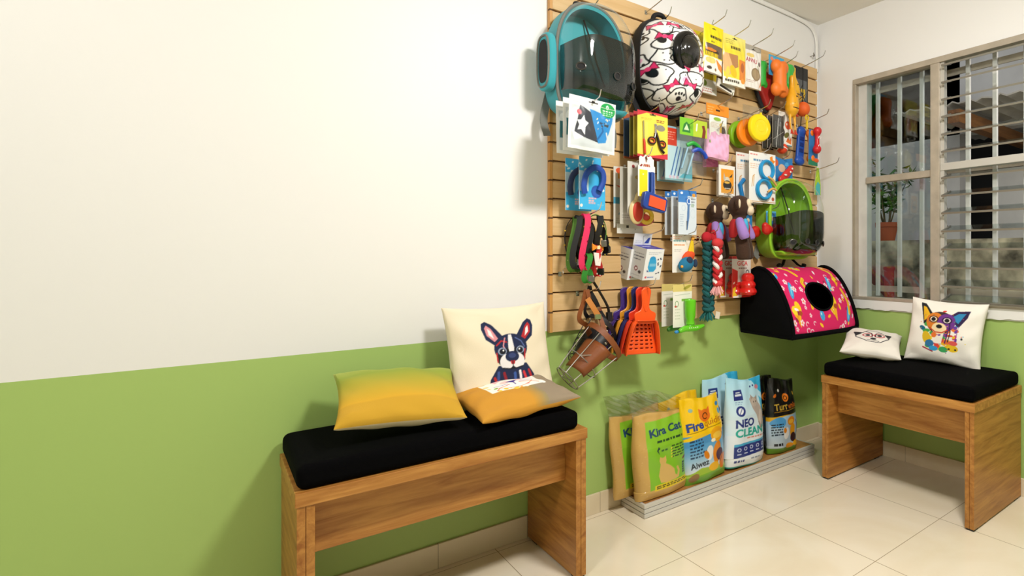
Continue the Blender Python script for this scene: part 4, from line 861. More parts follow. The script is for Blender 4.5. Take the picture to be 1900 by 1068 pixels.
mb = MB(); mb.ell((.030, -.004, -.166), (.034, .02, .018)); mb.build('foot_knob', rubber('#ea5a1c'), t)
t = ball_bone('red rubber dumbbell bone on blue card at the board edge', -.218, 1.850, .165, .125, .026, '#cf1f26', 2)
mb = MB()
for z in (-.05, -.10):
    mb.tube([(-.010, -.016, z-.006), (-.008, -.019, z+.006), (0, -.020, z+.008), (.008, -.019, z+.006), (.010, -.016, z-.006)], .0028, 6)
mb.build('white_mark', rubber('#f2eded'), t)
A = Art(2.2, '#2f7fc4', 160); A.rect(.15, 1.95, .85, 2.08, '#e6eef4'); A.rect(0, 0, 1, .35, '#1d7a58'); A.rect(0, .35, 1, 1.2, '#2a74ba')
backing(t, .085, .205, A, .028); 
hook(-.225, 1.895, 'wire hook holding the red dumbbell bone', .24); hook(-.27, 2.02, 'wire hook holding the dark blue rubber toy', .12)
# ---------------------------------------------------------------- third row
def leash_card(label, d, dx, front):
    t = hang('leash_card', label, 'leash', -1.667+dx, 1.520, d, 'blue leashes on blue cards')
    A = Art(1.78, '#37aee4', 300); R = random.Random(9)
    for k in range(10): A.ell(R.uniform(.02, .9), R.uniform(1.3, 1.75), R.uniform(.03, .08), .03, '#d9eef8', R.uniform(-40, 40))
    A.rect(.0, .62, .35, 1.3, '#b8d6e2'); A.ell(.66, .62, .21, .22, '#1f4fa8'); A.ell(.66, .62, .15, .16, '#2a5cb6'); A.scribble(.36, .68, .18, .42, 3, '#edb0ac', 1.2, 4); A.scribble(.7, .95, .10, .2, 2, '#bfe6f6'); A.ell(.08, .13, .05, .05, '#f2e6d8'); A.ell(.92, .68, .04, .04, '#e8f6fc'); A.line([(0, 0), (0, .9)], .03, '#bfe6f6')
    sh = lambda u, v, x, z: (x*(.55+.45*min(1, max(0, (.66-v)/.14))) - (.0 if v < .55 else .012), z)
    sh2 = lambda u, v, x, z: (x if x < 0 else x*(1 if v < .50 else (1-(v-.50)/.14*.34 if v < .64 else .66)), z)
    mb = MB(); card(mb, .118, .212, A, .004, shape=sh2, nu=44, nv=80); mb.build('backing_card', P_CARD, t)
    mb = MB(); L = bez([(-.040, -.014, -.150), (-.046, -.018, -.115), (-.034, -.02, -.070), (.002, -.022, -.042), (.036, -.02, -.056), (.042, -.018, -.095), (.026, -.014, -.135)], 6)
    mb.tube(L, [(.0125, .008)]*len(L), 10, flat=(1, 0, 0)); mb.build('leash_handle', rubber('#1c49a6' if front else '#1b2c52', .55), t); return t
leash_card('blue leash with rounded handle on blue card, front one', .145, 0, True)
leash_card('blue leash on blue card half hidden behind the front one', .065, -.018, False)
hook(-1.662, 1.512, 'wire hook holding the blue leash cards', .21)
def groom_card(label, d, X, w, h, art, Z=1.53):
    t = hang('brush_card', label, 'grooming brush', X, Z, d, 'grooming brushes on cards'); backing(t, w, h, art); return t
A = Art(2.3, '#dcd9d0', 200); A.ell(.3, 2.15, .2, .12, '#d8562a'); A.rect(.2, 1.85, .6, 2.05, '#e0a23a'); A.poly([(.1, 1.6), (.6, 1.55), (.5, 1.4)], '#d23a2a'); A.rect(.0, .9, .5, 1.15, '#4f9fc0'); A.poly([(.2, .5), (.5, .9), (.6, .5)], '#6a9ab0'); A.scribble(.1, .9, .1, .4, 4, '#b0aca2')
groom_card('white brush card with red and blue print nearest the board', .045, -1.447, .115, .27, A, 1.515)
A = Art(2.5, '#bfbbb0', 200); A.ell(.5, 2.2, .15, .15, '#8a5a2a'); A.rect(.1, .2, .9, .5, '#cfccc4'); A.scribble(.1, .9, .25, .45, 2, '#9a968c')
groom_card('grey brush card with brown spot second from the board', .085, -1.445, .105, .25, A, 1.51)
A = Art(2.7, '#d7d5ce', 200); A.ell(.35, 2.45, .09, .09, '#9c3a3a'); A.ell(.6, 1.9, .15, .1, '#c9b06a'); A.ell(.4, .25, .1, .07, '#b85a4a')
t = groom_card('pale brush card carrying oval red cushion brush', .125, -1.442, .085, .225, A, 1.53)
mb = MB(); mb.tube(bez([(.028, -.01, -.05), (.03, -.012, -.10), (.0, -.014, -.145), (-.008, -.014, -.17)], 6), .009, 8); mb.ell((-.005, -.014, -.218), (.038, .012, .055)); mb.build('brush_frame', rubber('#d7bf86', .4), t); mb = MB(); mb.ell((-.003, -.022, -.218), (.027, .009, .043)); mb.build('brush_pad', rubber('#c2351e', .6), t)
mb = MB(); mb.tube([(.05+.03*math.cos(a), -.008, -.235+.028*math.sin(a)) for a in np.linspace(0, 2*PI, 20)[:-1]], .010, 8, closed=True); mb.build('yellow_loop', rubber('#e2b92a'), t)
A = Art(2.0, '#f0eee8', 260); A.rect(.08, 0, .55, 1.38, '#f0d913'); A.rect(.60, 0, .98, 1.30, '#1f4da6'); A.scribble(.30, .85, 1.50, 1.68, 1, '#a8481f', 1.4, 5); A.ell(.16, 1.60, .07, .07, '#8a2a1f'); A.ell(.47, 1.85, .09, .07, '#6a3420'); A.rect(.75, .9, .85, 1.2, '#d9dfea'); A.ell(.3, 1.15, .04, .04, '#f7f2c0')
t = hang('slicker_brush', 'blue slicker brush with orange pad on yellow card, frontmost', 'grooming brush', -1.428, 1.540, .185)
sh = lambda u, v, x, z: (x*(1 if v < .80 else .86), z+(.010*math.sin(u*PI)+.004*math.sin(u*18) if v > .9 else 0))
mb = MB(); card(mb, .088, .165, A, .003, shape=sh); mb.build('backing_card', P_CARD, t)
mb = MB(); mb.tube([(.026, -.008, -.06), (.022, -.012, -.14), (.016, -.014, -.155)], [(.012, .008), (.010, .007), (.008, .006)], 10); mb.build('handle', rubber('#1d4496', .3), t)
mb = MB(); mb.M = Matrix.Translation((.024, -.022, -.188)) @ Euler((0, math.radians(10), 0)).to_matrix().to_4x4(); mb.prism([(-.058, -.030), (-.042, -.038), (.054, -.038), (.064, -.025), (.064, .022), (.050, .030), (-.048, .036), (-.060, .03)], -.012, .012); mb.build('brush_head', rubber('#1b3f92', .3), t, bevel=.004)
mb = MB(); mb.M = Matrix.Translation((.024, -.022, -.188)) @ Euler((0, math.radians(10), 0)).to_matrix().to_4x4(); mb.prism([(-.034, -.024), (.052, -.028), (.052, .018), (-.034, .022)], -.016, -.011); mb.build('bristle_pad', rubber('#dd5226', .8), t, smooth=False)
t = hang('slicker_brush', 'magenta rimmed brush lowest behind the orange pad slicker brush', 'grooming brush', -1.395, 1.35, .12); mb = MB(); mb.ell((0, 0, -.075), (.055, .014, .022), rot=(0, -8, 0)); mb.build('brush_head', rubber('#b8265a'), t); mb = MB(); mb.ell((-.02, -.012, -.06), (.045, .008, .018)); mb.build('brush_pad', rubber('#c83a2c'), t); mb = MB(); mb.tube([(0, .0, .16), (0, 0, -.06)], .006, 8); mb.build('handle', rubber('#a8a49a'), t)
t = hang('flat_pack', 'low white card showing lowest behind the grooming brushes', 'pack', -1.430, 1.262, .06); A = Art(.3, '#d6d3cb'); A.rect(.35, .18, .45, .26, '#2a2620'); A.ell(.15, .14, .02, .02, '#8a877e'); A.ell(.7, .14, .02, .02, '#8a877e'); mb = MB(); card(mb, .135, .042, A, .004); mb.build('backing_card', P_CARD, t)
hook(-1.43, 1.525, 'wire hook holding the grooming brush cards', .22)
def shear_pack(label, d, X, w, full):
    A = Art(2.0, '#d3dde6', 220); A.rect(0, 1.75, 1, 2.0, '#2f78c4'); A.ell(.18, 1.87, .07, .06, '#e6f0fa')
    if full:
        A.rect(0, 1.45, .5, 1.75, '#3a80c8'); A.poly([(.36, 1.62), (.62, 1.70), (.66, 1.35), (.50, 1.3)], '#2a66b8'); A.ring(.58, 1.52, .10, .12, .035, '#e8f2fa'); A.poly([(.50, 1.38), (.62, 1.38), (.60, .8), (.50, .22), (.44, .22)], '#4f78ac'); A.poly([(.44, .62), (.50, .62), (.47, .2), (.44, .2)], '#23303f')
        A.ring(.28, 1.2, .10, .12, .02, '#b8cadb'); A.ell(.85, 1.8, .10, .08, '#e09a3a'); A.scribble(.70, .95, 1.3, 1.7, 3, '#3a4450'); A.rect(.70, 1.25, .86, 1.42, '#a8bcae'); A.ring(.80, .95, .13, .2, .02, '#c2d2de'); A.scribble(.1, .32, .35, .95, 6, '#9fb2c4')
    else: A.rect(.4, 1.35, .9, 1.5, '#b83a48'); A.rect(.1, .05, 1, 1.3, '#bcc2ca'); A.ell(.5, .7, .14, .08, '#c0424e'); A.ell(.5, .7, .09, .05, '#d8dce0'); A.rect(.3, 1.58, .8, 1.7, '#2d5aa0')
    t = hang('shears_pack', label, 'pet scissors', X, 1.425, d, 'blue and white shears packs'); mb = MB(); card(mb, w, .205, A, .005); mb.build('pack', P_FOIL, t)
shear_pack('blue and white thinning shears pack, frontmost', .145, -1.171, .108, True)
shear_pack('grey shears pack with red circle in the middle of stack', .095, -1.178, .098, False)
shear_pack('pale shears pack rearmost of the stack beside brush cards', .05, -1.180, .098, False)
hook(-1.165, 1.415, 'wire hook holding the thinning shears packs', .24)
def boot_pack(label, d, dx, full):
    A = Art(1.28, '#ebe7df', 240); A.rect(.12, .18, .92, 1.12, '#eb9a1e'); A.rect(.12, .1, .92, .22, '#e0a040'); A.scribble(.3, .8, .03, .09, 1, '#8a6a3a', 1)
    A.ell(.50, .66, .17, .14, '#d8cdb8'); A.poly([(.30, .98), (.42, .70), (.26, .66)], '#b8b2a6'); A.ell(.52, .45, .27, .20, '#2a2724'); A.ell(.50, .56, .18, .05, '#e0b04a'); A.poly([(.35, .75), (.80, .80), (.84, .95), (.62, .78)], '#2d2a28'); A.scribble(.35, .75, .27, .34, 1, '#d8d4c8', 1)
    t = hang('harness_pack', label, 'pet accessory', -.893+dx, 1.572, d, 'orange muzzle packs'); mb = MB(); card(mb, .108, .150, A, .006); mb.build('pack', P_FOIL, t)
boot_pack('orange and white pack with black muzzled dog, front one', .125, -.008, True); boot_pack('orange and white dog pack half hidden behind the front one', .07, .03, False)
hook(-.893, 1.562, 'wire hook holding the orange dog packs', .15); 
def ring_pack(label, d, dx, full):
    A = Art(1.28, '#efede8', 320); A.scribble(.04, .34, 1.18, 1.24, 1, '#e08a84', 1); A.scribble(.16, .70, 1.03, 1.12, 1, '#5a8ab0', 1, 6); A.scribble(.04, .40, .85, 1.0, 3, '#e2b088')
    A.poly([(.78, 1.20), (.88, 1.24), (.90, 1.14), (1, 1.12), (.92, 1.04), (.99, .96), (.86, .94), (.80, .98), (.88, 1.05), (.80, 1.10)], '#ec8c1e'); A.ell(.82, .28, .06, .10, '#3a3f46', -30); A.ell(.62, .12, .07, .05, '#3a3f46'); A.ell(.9, .12, .05, .05, '#b85a3a'); A.ell(.90, .52, .11, .13, '#7cb82a'); A.rect(0, .02, 1, .04, '#d0a070')
    A.line([(.10, .40), (.14, .66), (.20, .70)], .025, '#d8a86a'); A.line([(.16, .42), (.18, .66)], .025, '#d8a86a')
    t = hang('ring_toy_pack', label, 'dog toy', -.670+dx, 1.660, d, 'blue ring toy packs'); backing(t, .200, .262, A)
    if full:
        for x, z, r in ((.022, -.088, .048), (.0, -.192, .050)):
            mb = MB(); mb.tube([(x+r*math.cos(a), -.012, z+r*math.sin(a)*.95) for a in np.linspace(0, 2*PI, 40)[:-1]], [(.0125, .009)]*39, 10, closed=True, flat=(0, 1, 0)); mb.build('ring', rubber('#1d8fc8', .3), t)
        mb = MB(); mb.tube(bez([(.02, -.024, -.125), (.05, -.026, -.14), (.085, -.022, -.165)], 5), .006, 8); mb.tube(bez([(.015, -.024, -.205), (.05, -.026, -.185), (.085, -.022, -.19)], 5), .006, 8); mb.build('tether', rubber('#d9a860', .6), t)
    else: mb = MB(); mb.tube([(-.06, -.008, -.24), (-.08, -.01, -.17), (-.05, -.008, -.14)], .012, 8); mb.build('ring', rubber('#1d78b8', .3), t)
ring_pack('white card with two large blue chew rings, front one', .155, 0, True); ring_pack('white ring toy card half hidden behind the front one', .09, -.030, False)
hook(-.665, 1.645, 'wire hook holding the blue ring toy cards', .20)
A = Art(.9, '#2a7cc0', 220); A.ell(.15, .7, .12, .1, '#d8643a'); A.ell(.45, .55, .17, .16, '#d8b8a0'); A.ell(.8, .3, .1, .1, '#2f5fc0'); A.poly([(.0, 0), (.5, .3), (.6, 0)], '#1f6ab0'); A.ell(.7, .7, .1, .06, '#4fa8e0')
t = hang('rubber_toy', 'red winged rubber toy on blue card above lime backpack', 'dog toy', -.448, 1.658, .10); sh = lambda u, v, x, z: (x, z+(.016*abs(2*u-1) if v > .8 else 0)); mb = MB(); card(mb, .165, .125, A, .003, shape=sh); mb.build('backing_card', P_CARD, t)
mb = MB(); mb.M = Matrix.Translation((.01, -.018, -.085)) @ Euler((0, math.radians(-38), 0)).to_matrix().to_4x4(); mb.ell((0, 0, 0), (.062, .014, .024)); mb.ell((.05, 0, .004), (.028, .014, .022)); mb.ell((-.05, 0, -.004), (.024, .014, .028)); mb.build('toy_body', rubber('#cf2a26'), t, remesh=.004); mb = MB(); mb.ell((.045, -.034, -.05), (.006, .004, .006)); mb.ell((.03, -.034, -.07), (.006, .004, .006)); mb.ell((-.01, -.033, -.09), (.012, .003, .005)); mb.build('white_spots', rubber('#efe2da'), t)
hook(-.45, 1.645, 'wire hook holding the red winged toy card', .15)
A = Art(2.6, '#a6c81e', 120); A.poly([(.1, 0), (.9, 0), (.9, 1.0), (.5, 1.3), (.1, .8)], '#34aeb4'); A.poly([(.5, 2.6), (1, 2.2), (.9, 1.3)], '#7fb022'); A.line([(.2, 1.6), (.8, 2.2)], .08, '#d9e23a')
t = hang('flat_pack', 'narrow lime and turquoise pack at board edge above lime backpack', 'pack', -.085, 1.655, .06); mb = MB(); card(mb, .055, .165, A, .006, shape=lambda u, v, x, z: (x*(.35+.65*min(1, (1-v)*1.6)), z)); mb.build('pack', P_FOIL, t)
hook(-.10, 1.638, 'wire hook holding the narrow lime pack', .22)
# collars looped over a hook
def collar(label, X, Z, d, w, h, col, bw, tilt, studs=None, rz=0, buckle=True):
    t = hang('pet_collar', label, 'collar', X, Z, d, 'dog collars looped on one hook', rz, tilt); N = 36
    P = [(w/2*math.sin(a)*(1+.12*math.cos(a)), .012*math.sin(2*a), -h/2+h/2*math.cos(a)) for a in [2*PI*k/N for k in range(N)]]
    mb = MB(); mb.strap(P, bw, .003, (0, 1, 0), closed=True); mb.build('band', mat('webbing_'+col.strip('#'), col, .7, bump=.3, bscale=300), t)
    if buckle: mb = MB(); q = P[14]; mb.box(q[0]-.010, q[0]+.012, q[1]-bw/2-.003, q[1]+bw/2, q[2]-.014, q[2]+.014); mb.build('buckle', DSTEEL if studs is None else BLACKP, t, bevel=.003)
    if studs:
        mb = MB()
        for k in range(3, 33, 3): q = P[k]; mb.ell((q[0]+.002*math.sin(2*PI*k/N), q[1]-bw/2, q[2]), (.004, .003, .004), n=8, m=6)
        mb.build('studs', mat('stud_'+studs.strip('#'), studs, .3, .5), t)
    return t
for a in (('black collar widest of the loop bundle', -1.676, 1.287, .045, .120, .235, '#14131a', .030, -4, '#c8a13a', -25), ('olive green collar looped behind the pink one', -1.700, 1.280, .075, .070, .225, '#4d7a22', .028, 6, None, 40), ('dark brown collar with yellow edge in the bundle', -1.668, 1.276, .095, .085, .20, '#2d2417', .030, 2, '#d2a52c', -35), ('hot pink studded collar hanging at the bundle centre', -1.688, 1.290, .13, .040, .225, '#e0265c', .024, 5, '#8f1238', 55), ('green collar with orange lining in front', -1.650, 1.288, .14, .075, .135, '#3f6f22', .026, -6, None, -30), ('black collar with gold buckle frontmost in the bundle', -1.636, 1.284, .155, .060, .16, '#1a1916', .024, -8, '#d9c24a', 35), ('narrow black collar hanging left of the pink one', -1.706, 1.284, .105, .05, .215, '#1b1a1c', .024, 8, None, 45), ('mustard edged black collar inside the green loop', -1.672, 1.282, .115, .07, .17, '#3a3114', .024, -2, '#c9a227', 10), ('charcoal collar hanging straight down in the bundle', -1.660, 1.25, .11, .055, .20, '#24231f', .028, 3, None, 50), ('bright red collar lowest right in the bundle', -1.648, 1.165, .15, .036, .125, '#c3231f', .022, -6, '#efe2da', 50), ('bright green collar hanging lowest in the bundle', -1.683, 1.13, .14, .030, .115, '#2a8526', .022, 3, None, 50)): collar(*a)
t = hang('bow_tie', 'orange and white bow on the front of the collar bundle', 'bow tie', -1.652, 1.155, .165)
mb = MB(); mb.prism([(0, 0), (-.026, .016), (-.026, -.014)], -.006, .004); mb.prism([(0, 0), (.024, .014), (.024, -.014)], -.006, .004); mb.build('wings', mat('orange_bow_cloth', '#e58a1f', .8), t, bevel=.002); mb = MB(); mb.box(-.006, .006, -.008, .005, -.007, .007); mb.prism([(-.02, -.02), (.016, -.024), (.010, -.075), (-.012, -.072)], -.004, 0, 1); mb.build('knot', [mat('bow_knot', '#f2d9a8', .8), mat('white_plaid', '#e8dcd6', .8)], t)
hook(-1.668, 1.278, 'wire hook holding the bundle of collars', .21); hook(-1.745, 1.05, 'short empty wire hook left of the collar bundle', .08)
# plush monkeys
def monkey(label, X, Z, d, rz, sc, vest):
    t = hang('plush_monkey', label, 'plush toy', X, Z, d, 'brown plush monkeys', rz); t.scale = (sc,)*3
    BR = mat('brown_plush', '#3b2415', .97, bump=.8, bscale=220, sheen=.06); CR = mat('cream_plush', '#e2cfb2', .95, bump=.4, bscale=220)
    mb = MB(); mb.ell((0, 0, -.055), (.068, .058, .056)); mb.ell((0, 0, -.155), (.055, .045, .065)); mb.tube([(0, 0, -.09), (0, 0, -.12)], .035, 12)
    for s in (-1, 1): mb.tube(bez([(s*.030, -.01, -.19), (s*.038, -.025, -.25), (s*.036, -.03, -.315)], 5), [.030, .032, .034, .034, .035, .035, .036, .036, .037, .036, .030], 12)
    mb.tube(bez([(.03, .02, -.20), (.09, .01, -.235), (.105, 0, -.20), (.085, -.01, -.185)], 5), .010, 8); mb.build('body', BR, t, remesh=.006)
    for s in (-1, 1):
        mb = MB(); mb.ell((s*.062, -.004, -.045), (.026, .013, .030), rot=(0, s*15, 0)); e = mb.build('ear', BR, t); mb = MB(); mb.ell((s*.063, -.013, -.046), (.017, .007, .022), rot=(0, s*15, 0)); mb.build('inner_ear', CR, e)
    mb = MB(); mb.ell((-.018, -.050, -.042), (.022, .014, .024)); mb.ell((.018, -.050, -.042), (.022, .014, .024)); mb.ell((0, -.054, -.074), (.032, .020, .026)); f = mb.build('face', CR, t, remesh=.004)
    mb = MB()
    for s in (-1, 1): mb.ell((s*.015, -.066, -.046), (.005, .004, .006), n=10, m=8)
    mb.ell((0, -.076, -.066), (.008, .004, .005), n=10, m=8); mb.build('eyes_and_nose', BLACKP, f)
    mb = MB(); mb.lathe([(.038, -.112), (.054, -.13), (.062, -.165), (.058, -.205), (.05, -.208)], 24); v = mb.build('vest', mat('red_felt', '#b21f24', .9, bump=.3), t); v.scale = (1, .86, 1)
    mb = MB(); mb.ell((-.028, -.040, -.160), (.030, .020, .046), rot=(0, 8, 0)); mb.build('vest_patch', mat('sky_blue_felt', '#3fa7cf', .9), v)
    for s in (-1, 1):
        mb = MB(); P = bez([(s*.048, -.01, -.125), (s*.080, -.028, -.165), (s*.078, -.045, -.215)], 5); mb.tube(P, [.020, .021, .022, .023, .024, .024, .025, .026, .026, .025, .018], 12); mb.build('arm', mat('lilac_felt', '#9a78bd', .9, bump=.3), t)
    return t
monkey('brown plush monkey in red vest hanging in front', -.888, 1.418, .205, 34, 1.0, True); monkey('brown plush monkey tucked behind and left of the other', -.915, 1.395, .065, 30, .92, True)
hook(-.90, 1.41, 'wire hook holding the plush monkeys', .16)
# red bone toys on blue cards under the rings
def heart_toy(label, X, Z, d, dx):
    A = Art(1.0, '#2d86c6', 200); A.ell(.25, .75, .12, .1, '#e0a03a'); A.ell(.6, .55, .15, .13, '#d8c8b0'); A.ell(.3, .3, .12, .1, '#4aa6e0'); A.rect(.0, .9, 1, 1, '#62c0ec'); A.poly([(.6, .9), (.9, .8), (.8, .6)], '#1f5fa8')
    t = hang('rubber_toy', label, 'dog toy', X, Z, d, 'red rubber toys on blue cards'); backing(t, .078, .088, A, .016)
    mb = MB(); z = -.10
    mb.ell((-.050, 0, z), (.034, .022, .030)); mb.ell((-.062, 0, z+.018), (.022, .018, .02)); mb.tube([(-.05, 0, z), (.05, 0, z)], .017, 12); mb.ell((.052, 0, z), (.034, .022, .032)); mb.build('toy_body', rubber('#cc2418'), t, remesh=.004)
    mb = MB(); mb.ell((0, -.018, z-.006), (.010, .006, .022)); mb.build('yellow_spot', rubber('#e6c21c'), t)
heart_toy('red rubber toy on blue card in front of lime backpack edge', -.575, 1.362, .145, 0); heart_toy('red rubber toy on blue card between monkey and the other one', -.688, 1.352, .075, 0)
hook(-.585, 1.352, 'wire hook holding the red rubber toys', .19)
# ---------------------------------------------------------------- fourth row
def feeder_box(label, d, dx):
    t = hang('carton', label, 'box', -1.378+dx, 1.222, d, 'white and blue cartons', 9, 0, 13)
    for nm in (0,):
        A = Art(1.5, '#f0f1f2', 240); A.ell(.42, 1.02, .17, .13, '#2b9ad6'); A.poly([(.24, 1.0), (.62, 1.0), (.68, .55), (.55, .40), (.30, .40), (.20, .62)], '#37a7de'); A.rect(.28, .66, .62, .80, '#7fc6ea'); A.poly([(.18, .5), (.30, .40), (.18, .4)], '#22408f')
        R = random.Random(3)
        for k in range(9): A.ell(R.uniform(.72, .92), R.uniform(.3, 1.1), R.uniform(.03, .06), R.uniform(.02, .05), '#26304f', R.uniform(0, 90))
        A.scribble(.15, .9, 1.22, 1.38, 2, '#aab0bc'); A.ell(.16, .14, .06, .05, '#d85a6a'); A.scribble(.26, .62, .10, .18, 1, '#5a78c0', 1)
        B_ = Art(1.75, '#c9c8c7', 200); B_.scribble(.2, .9, 1.0, 1.5, 3, '#5a5a62'); B_.ell(.45, .55, .12, .14, '#7a2a3a'); B_.ell(.45, .55, .06, .07, '#e8e4e4'); B_.ell(.72, .40, .10, .09, '#3a3438'); B_.scribble(.2, .8, .1, .2, 2, '#8a8a90')
        C_ = Art(.8, '#2b2fa0', 120); C_.scribble(.22, .72, .34, .60, 1, '#e8e6f4', 1, 3); C_.scribble(.2, .7, .15, .28, 1, '#c8c4ea')
        D_ = Art(.55, '#e9eaec', 160); D_.poly([(.60, .10), (.80, .35), (.92, .38), (.85, .1)], '#2f49a8'); D_.scribble(.1, .5, .1, .25, 2, '#b8bcc8')
    w, h, dp = .108, .140, .092
    mb = MB(); z1 = -.052; z0 = z1-h
    mb.sheet(lambda u, v: ((u-.5)*w, -dp, z0+v*h), 44, 60, A); mb.sheet(lambda u, v: (-w/2, -dp*u, z0+v*h), 30, 50, B_); mb.sheet(lambda u, v: ((u-.5)*w, -dp*(1-v), z1), 30, 20, C_)
    mb.sheet(lambda u, v: (w/2, -dp*(1-u), z0+v*h), 2, 2, None, '#e2e3e5'); mb.sheet(lambda u, v: ((.5-u)*w, 0, z0+v*h), 2, 2, None, '#e2e3e5'); mb.sheet(lambda u, v: ((u-.5)*w, -dp*v, z0), 2, 2, None, '#c8c8c8')
    mb.build('carton', P_CARD, t, smooth=False); mb = MB(); card(mb, w, .055, D_, .0015, z0=.0); mb.build('hang_tab', P_CARD, t); return t
feeder_box('white carton with blue bottle print and navy lid, front one', .085, .006); feeder_box('white carton half hidden behind the front carton', .015-.011, -.020)
hook(-1.372, 1.205, 'wire hook holding the white and blue cartons', .23)
A = Art(1.85, '#efebe2', 240); A.scribble(.05, .5, 1.62, 1.78, 2, '#e2885a'); A.scribble(.06, .78, 1.44, 1.62, 1, '#7aa6a8', 1, 3); A.scribble(.08, .70, 1.27, 1.40, 1, '#e0924a', 1, 7); A.scribble(.1, .5, 1.0, 1.15, 2, '#a8a49c'); A.poly([(.5, 1.85), (1, 1.85), (1, 1.2), (.75, 1.4)], '#f4f2ec')
t = hang('toy_card', 'white card holding blue and orange plush airplane', 'dog toy', -1.175, 1.222, .115); backing(t, .118, .178, A)
mb = MB(); mb.M = Matrix.Translation((.012, -.024, -.125)) @ Euler((0, math.radians(-20), 0)).to_matrix().to_4x4(); mb.ell((-.012, 0, -.012), (.046, .022, .034)); mb.build('plane_body', mat('teal_plush', '#1c6f96', .9, bump=.4), t)
mb = MB(); mb.ell((.028, -.012, -.105), (.040, .016, .026), rot=(0, -30, 0)); mb.build('plane_nose', mat('orange_plush', '#dd5020', .9, bump=.4), t); mb = MB(); mb.prism([(.02, -.10), (.06, -.10), (.056, -.03), (.045, -.025)], -.02, -.006); mb.build('plane_wing', mat('yellow_plush', '#e2bd1f', .9), t, bevel=.005)
mb = MB(); mb.ell((.012, -.040, -.122), (.018, .008, .018)); mb.ell((.052, -.034, -.135), (.011, .010, .02)); mb.build('wheel', mat('navy_plush', '#22324e', .9), t); mb = MB(); mb.ell((-.03, -.036, -.15), (.007, .006, .007)); mb.ell((.055, -.012, -.018), (.010, .008, .010), 0); mb.build('button', rubber('#e8a43a'), t)
hook(-1.165, 1.205, 'wire hook holding the plush airplane card', .20); hook(-1.075, 1.16, 'empty wire hook between airplane card and rope toys', .12)
def rope_toy(label, X, Z, d, L, r, c1, c2, tas, tail):
    t = hang('rope_toy', label, 'dog toy', X, Z, d, 'braided rope toys'); M1, M2 = mat('cotton_'+c1.strip('#'), c1, .95, bump=.6, bscale=300), mat('cotton_'+c2.strip('#'), c2, .95, bump=.6, bscale=300)
    N = int(L/.004); mb = MB()
    for k in range(3):
        P = []
        for i in range(N+1):
            z = -L*i/N; ph = i/N*L*2*PI/.085+k*2*PI/3; P.append((r*.95*math.sin(ph), r*.55*math.sin(2*ph), -.02+z))
        mb.tube(P, r*.62, 8, mi=(0 if k < 2 else 1))
    mb.build('braid', [M1, M2], t)
    KM = M1 if tas is None else mat('knot_'+tas.strip('#'), tas, .95, bump=.6, bscale=300)
    mb = MB(); mb.ell((0, 0, -.008), (r*1.9, r*1.5, .024)); mb.build('knot', KM, t); mb = MB(); mb.ell((0, 0, -L-.02), (r*1.6, r*1.3, .018)); mb.build('knot', KM, t)
    mb = MB(); R = random.Random(6)
    for k in range(26):
        a = R.uniform(0, 6.28); q = R.uniform(.3, 1)*r*2.2; mb.tube(bez([(q*.3*math.cos(a), q*.3*math.sin(a), -L-.025), (q*.8*math.cos(a), q*.6*math.sin(a), -L-.05), (q*1.1*math.cos(a), q*.8*math.sin(a), -L-.05-R.uniform(.01, .03))], 3), .0028, 5)
    mb.build('tassel', mat('fray_'+tail.strip('#'), tail, .95), t); return t
t = rope_toy('dark green braided rope toy with white tag', -.998, 1.195, .10, .315, .021, '#175a5c', '#0f3f44', None, '#1d6a68')
mb = MB(); mb.M = Matrix.Translation((.014, -.052, -.362)) @ Euler((0, math.radians(14), 0)).to_matrix().to_4x4(); mb.box(-.014, .014, -.001, .001, -.017, .017); mb.build('paper_tag', mat('tag_paper', '#dcd2bf', .8), t, smooth=False)
rope_toy('red and white braided rope toy with pink tassel', -.978, 1.192, .145, .185, .017, '#c02228', '#efe6e2', '#cf3a3a', '#efb0b0')
mb = MB(); mb.ell((-.022, 0, -.012), (.03, .022, .026)); mb.ell((.016, -.01, -.010), (.02, .018, .036)); t_ = tag(mb.build('rope_knot', mat('crimson_cotton', '#b51d2a', .95, bump=.6, bscale=300), loc=(-1.0, -.115, 1.225)), 'crimson rope knot on top of the two rope toys', 'rope knot')
hook(-1.0, 1.215, 'wire hook holding the rope toys', .17)
def kong_pack(label, d, dx, full):
    A = Art(1.55, '#d9cfc8', 240); A.rect(0, 1.45, 1, 1.55, '#c01f1f'); A.text('GICA', .55, 1.20, .17, '#c8282a', .55); A.scribble(.35, .8, 1.05, 1.14, 1, '#8a6a60', 1); A.poly([(0, 0), (.28, .0), (.30, 1.0), (0, 1.1)], '#cf2a22'); A.poly([(.02, .05), (.25, .05), (.18, .42), (.05, .35)], '#e8c02a'); A.rect(.05, .0, .35, .06, '#f0e8e0'); A.rect(.5, 0, 1, .07, '#c8231f'); A.ring(.82, .92, .08, .1, .035, '#2a2424', -60, 200); A.ell(.10, .55, .06, .03, '#f3d9d0', 40)
    t = hang('chew_toy_pack', label, 'dog toy', -.785+dx, 1.120, d, 'red chew toys on cards'); backing(t, .135, .212, A)
    mb = MB(); pr = []
    for z, r in ((-.085, .004), (-.088, .020), (-.098, .031), (-.112, .034), (-.122, .031), (-.127, .030), (-.135, .038), (-.147, .042), (-.158, .038), (-.163, .037), (-.172, .045), (-.184, .048), (-.196, .040), (-.204, .018), (-.205, .002)): pr.append((r, z))
    mb.lathe(pr, 26, 0, (.014, -.032, 0)); mb.build('chew_toy', rubber('#d0211d', .22), t)
kong_pack('red beehive chew toy on white and red card, front one', .115, 0, True); kong_pack('red beehive chew toy card half hidden behind front card', .05, -.028, False)
hook(-.785, 1.108, 'wire hook holding the red chew toy cards', .16)
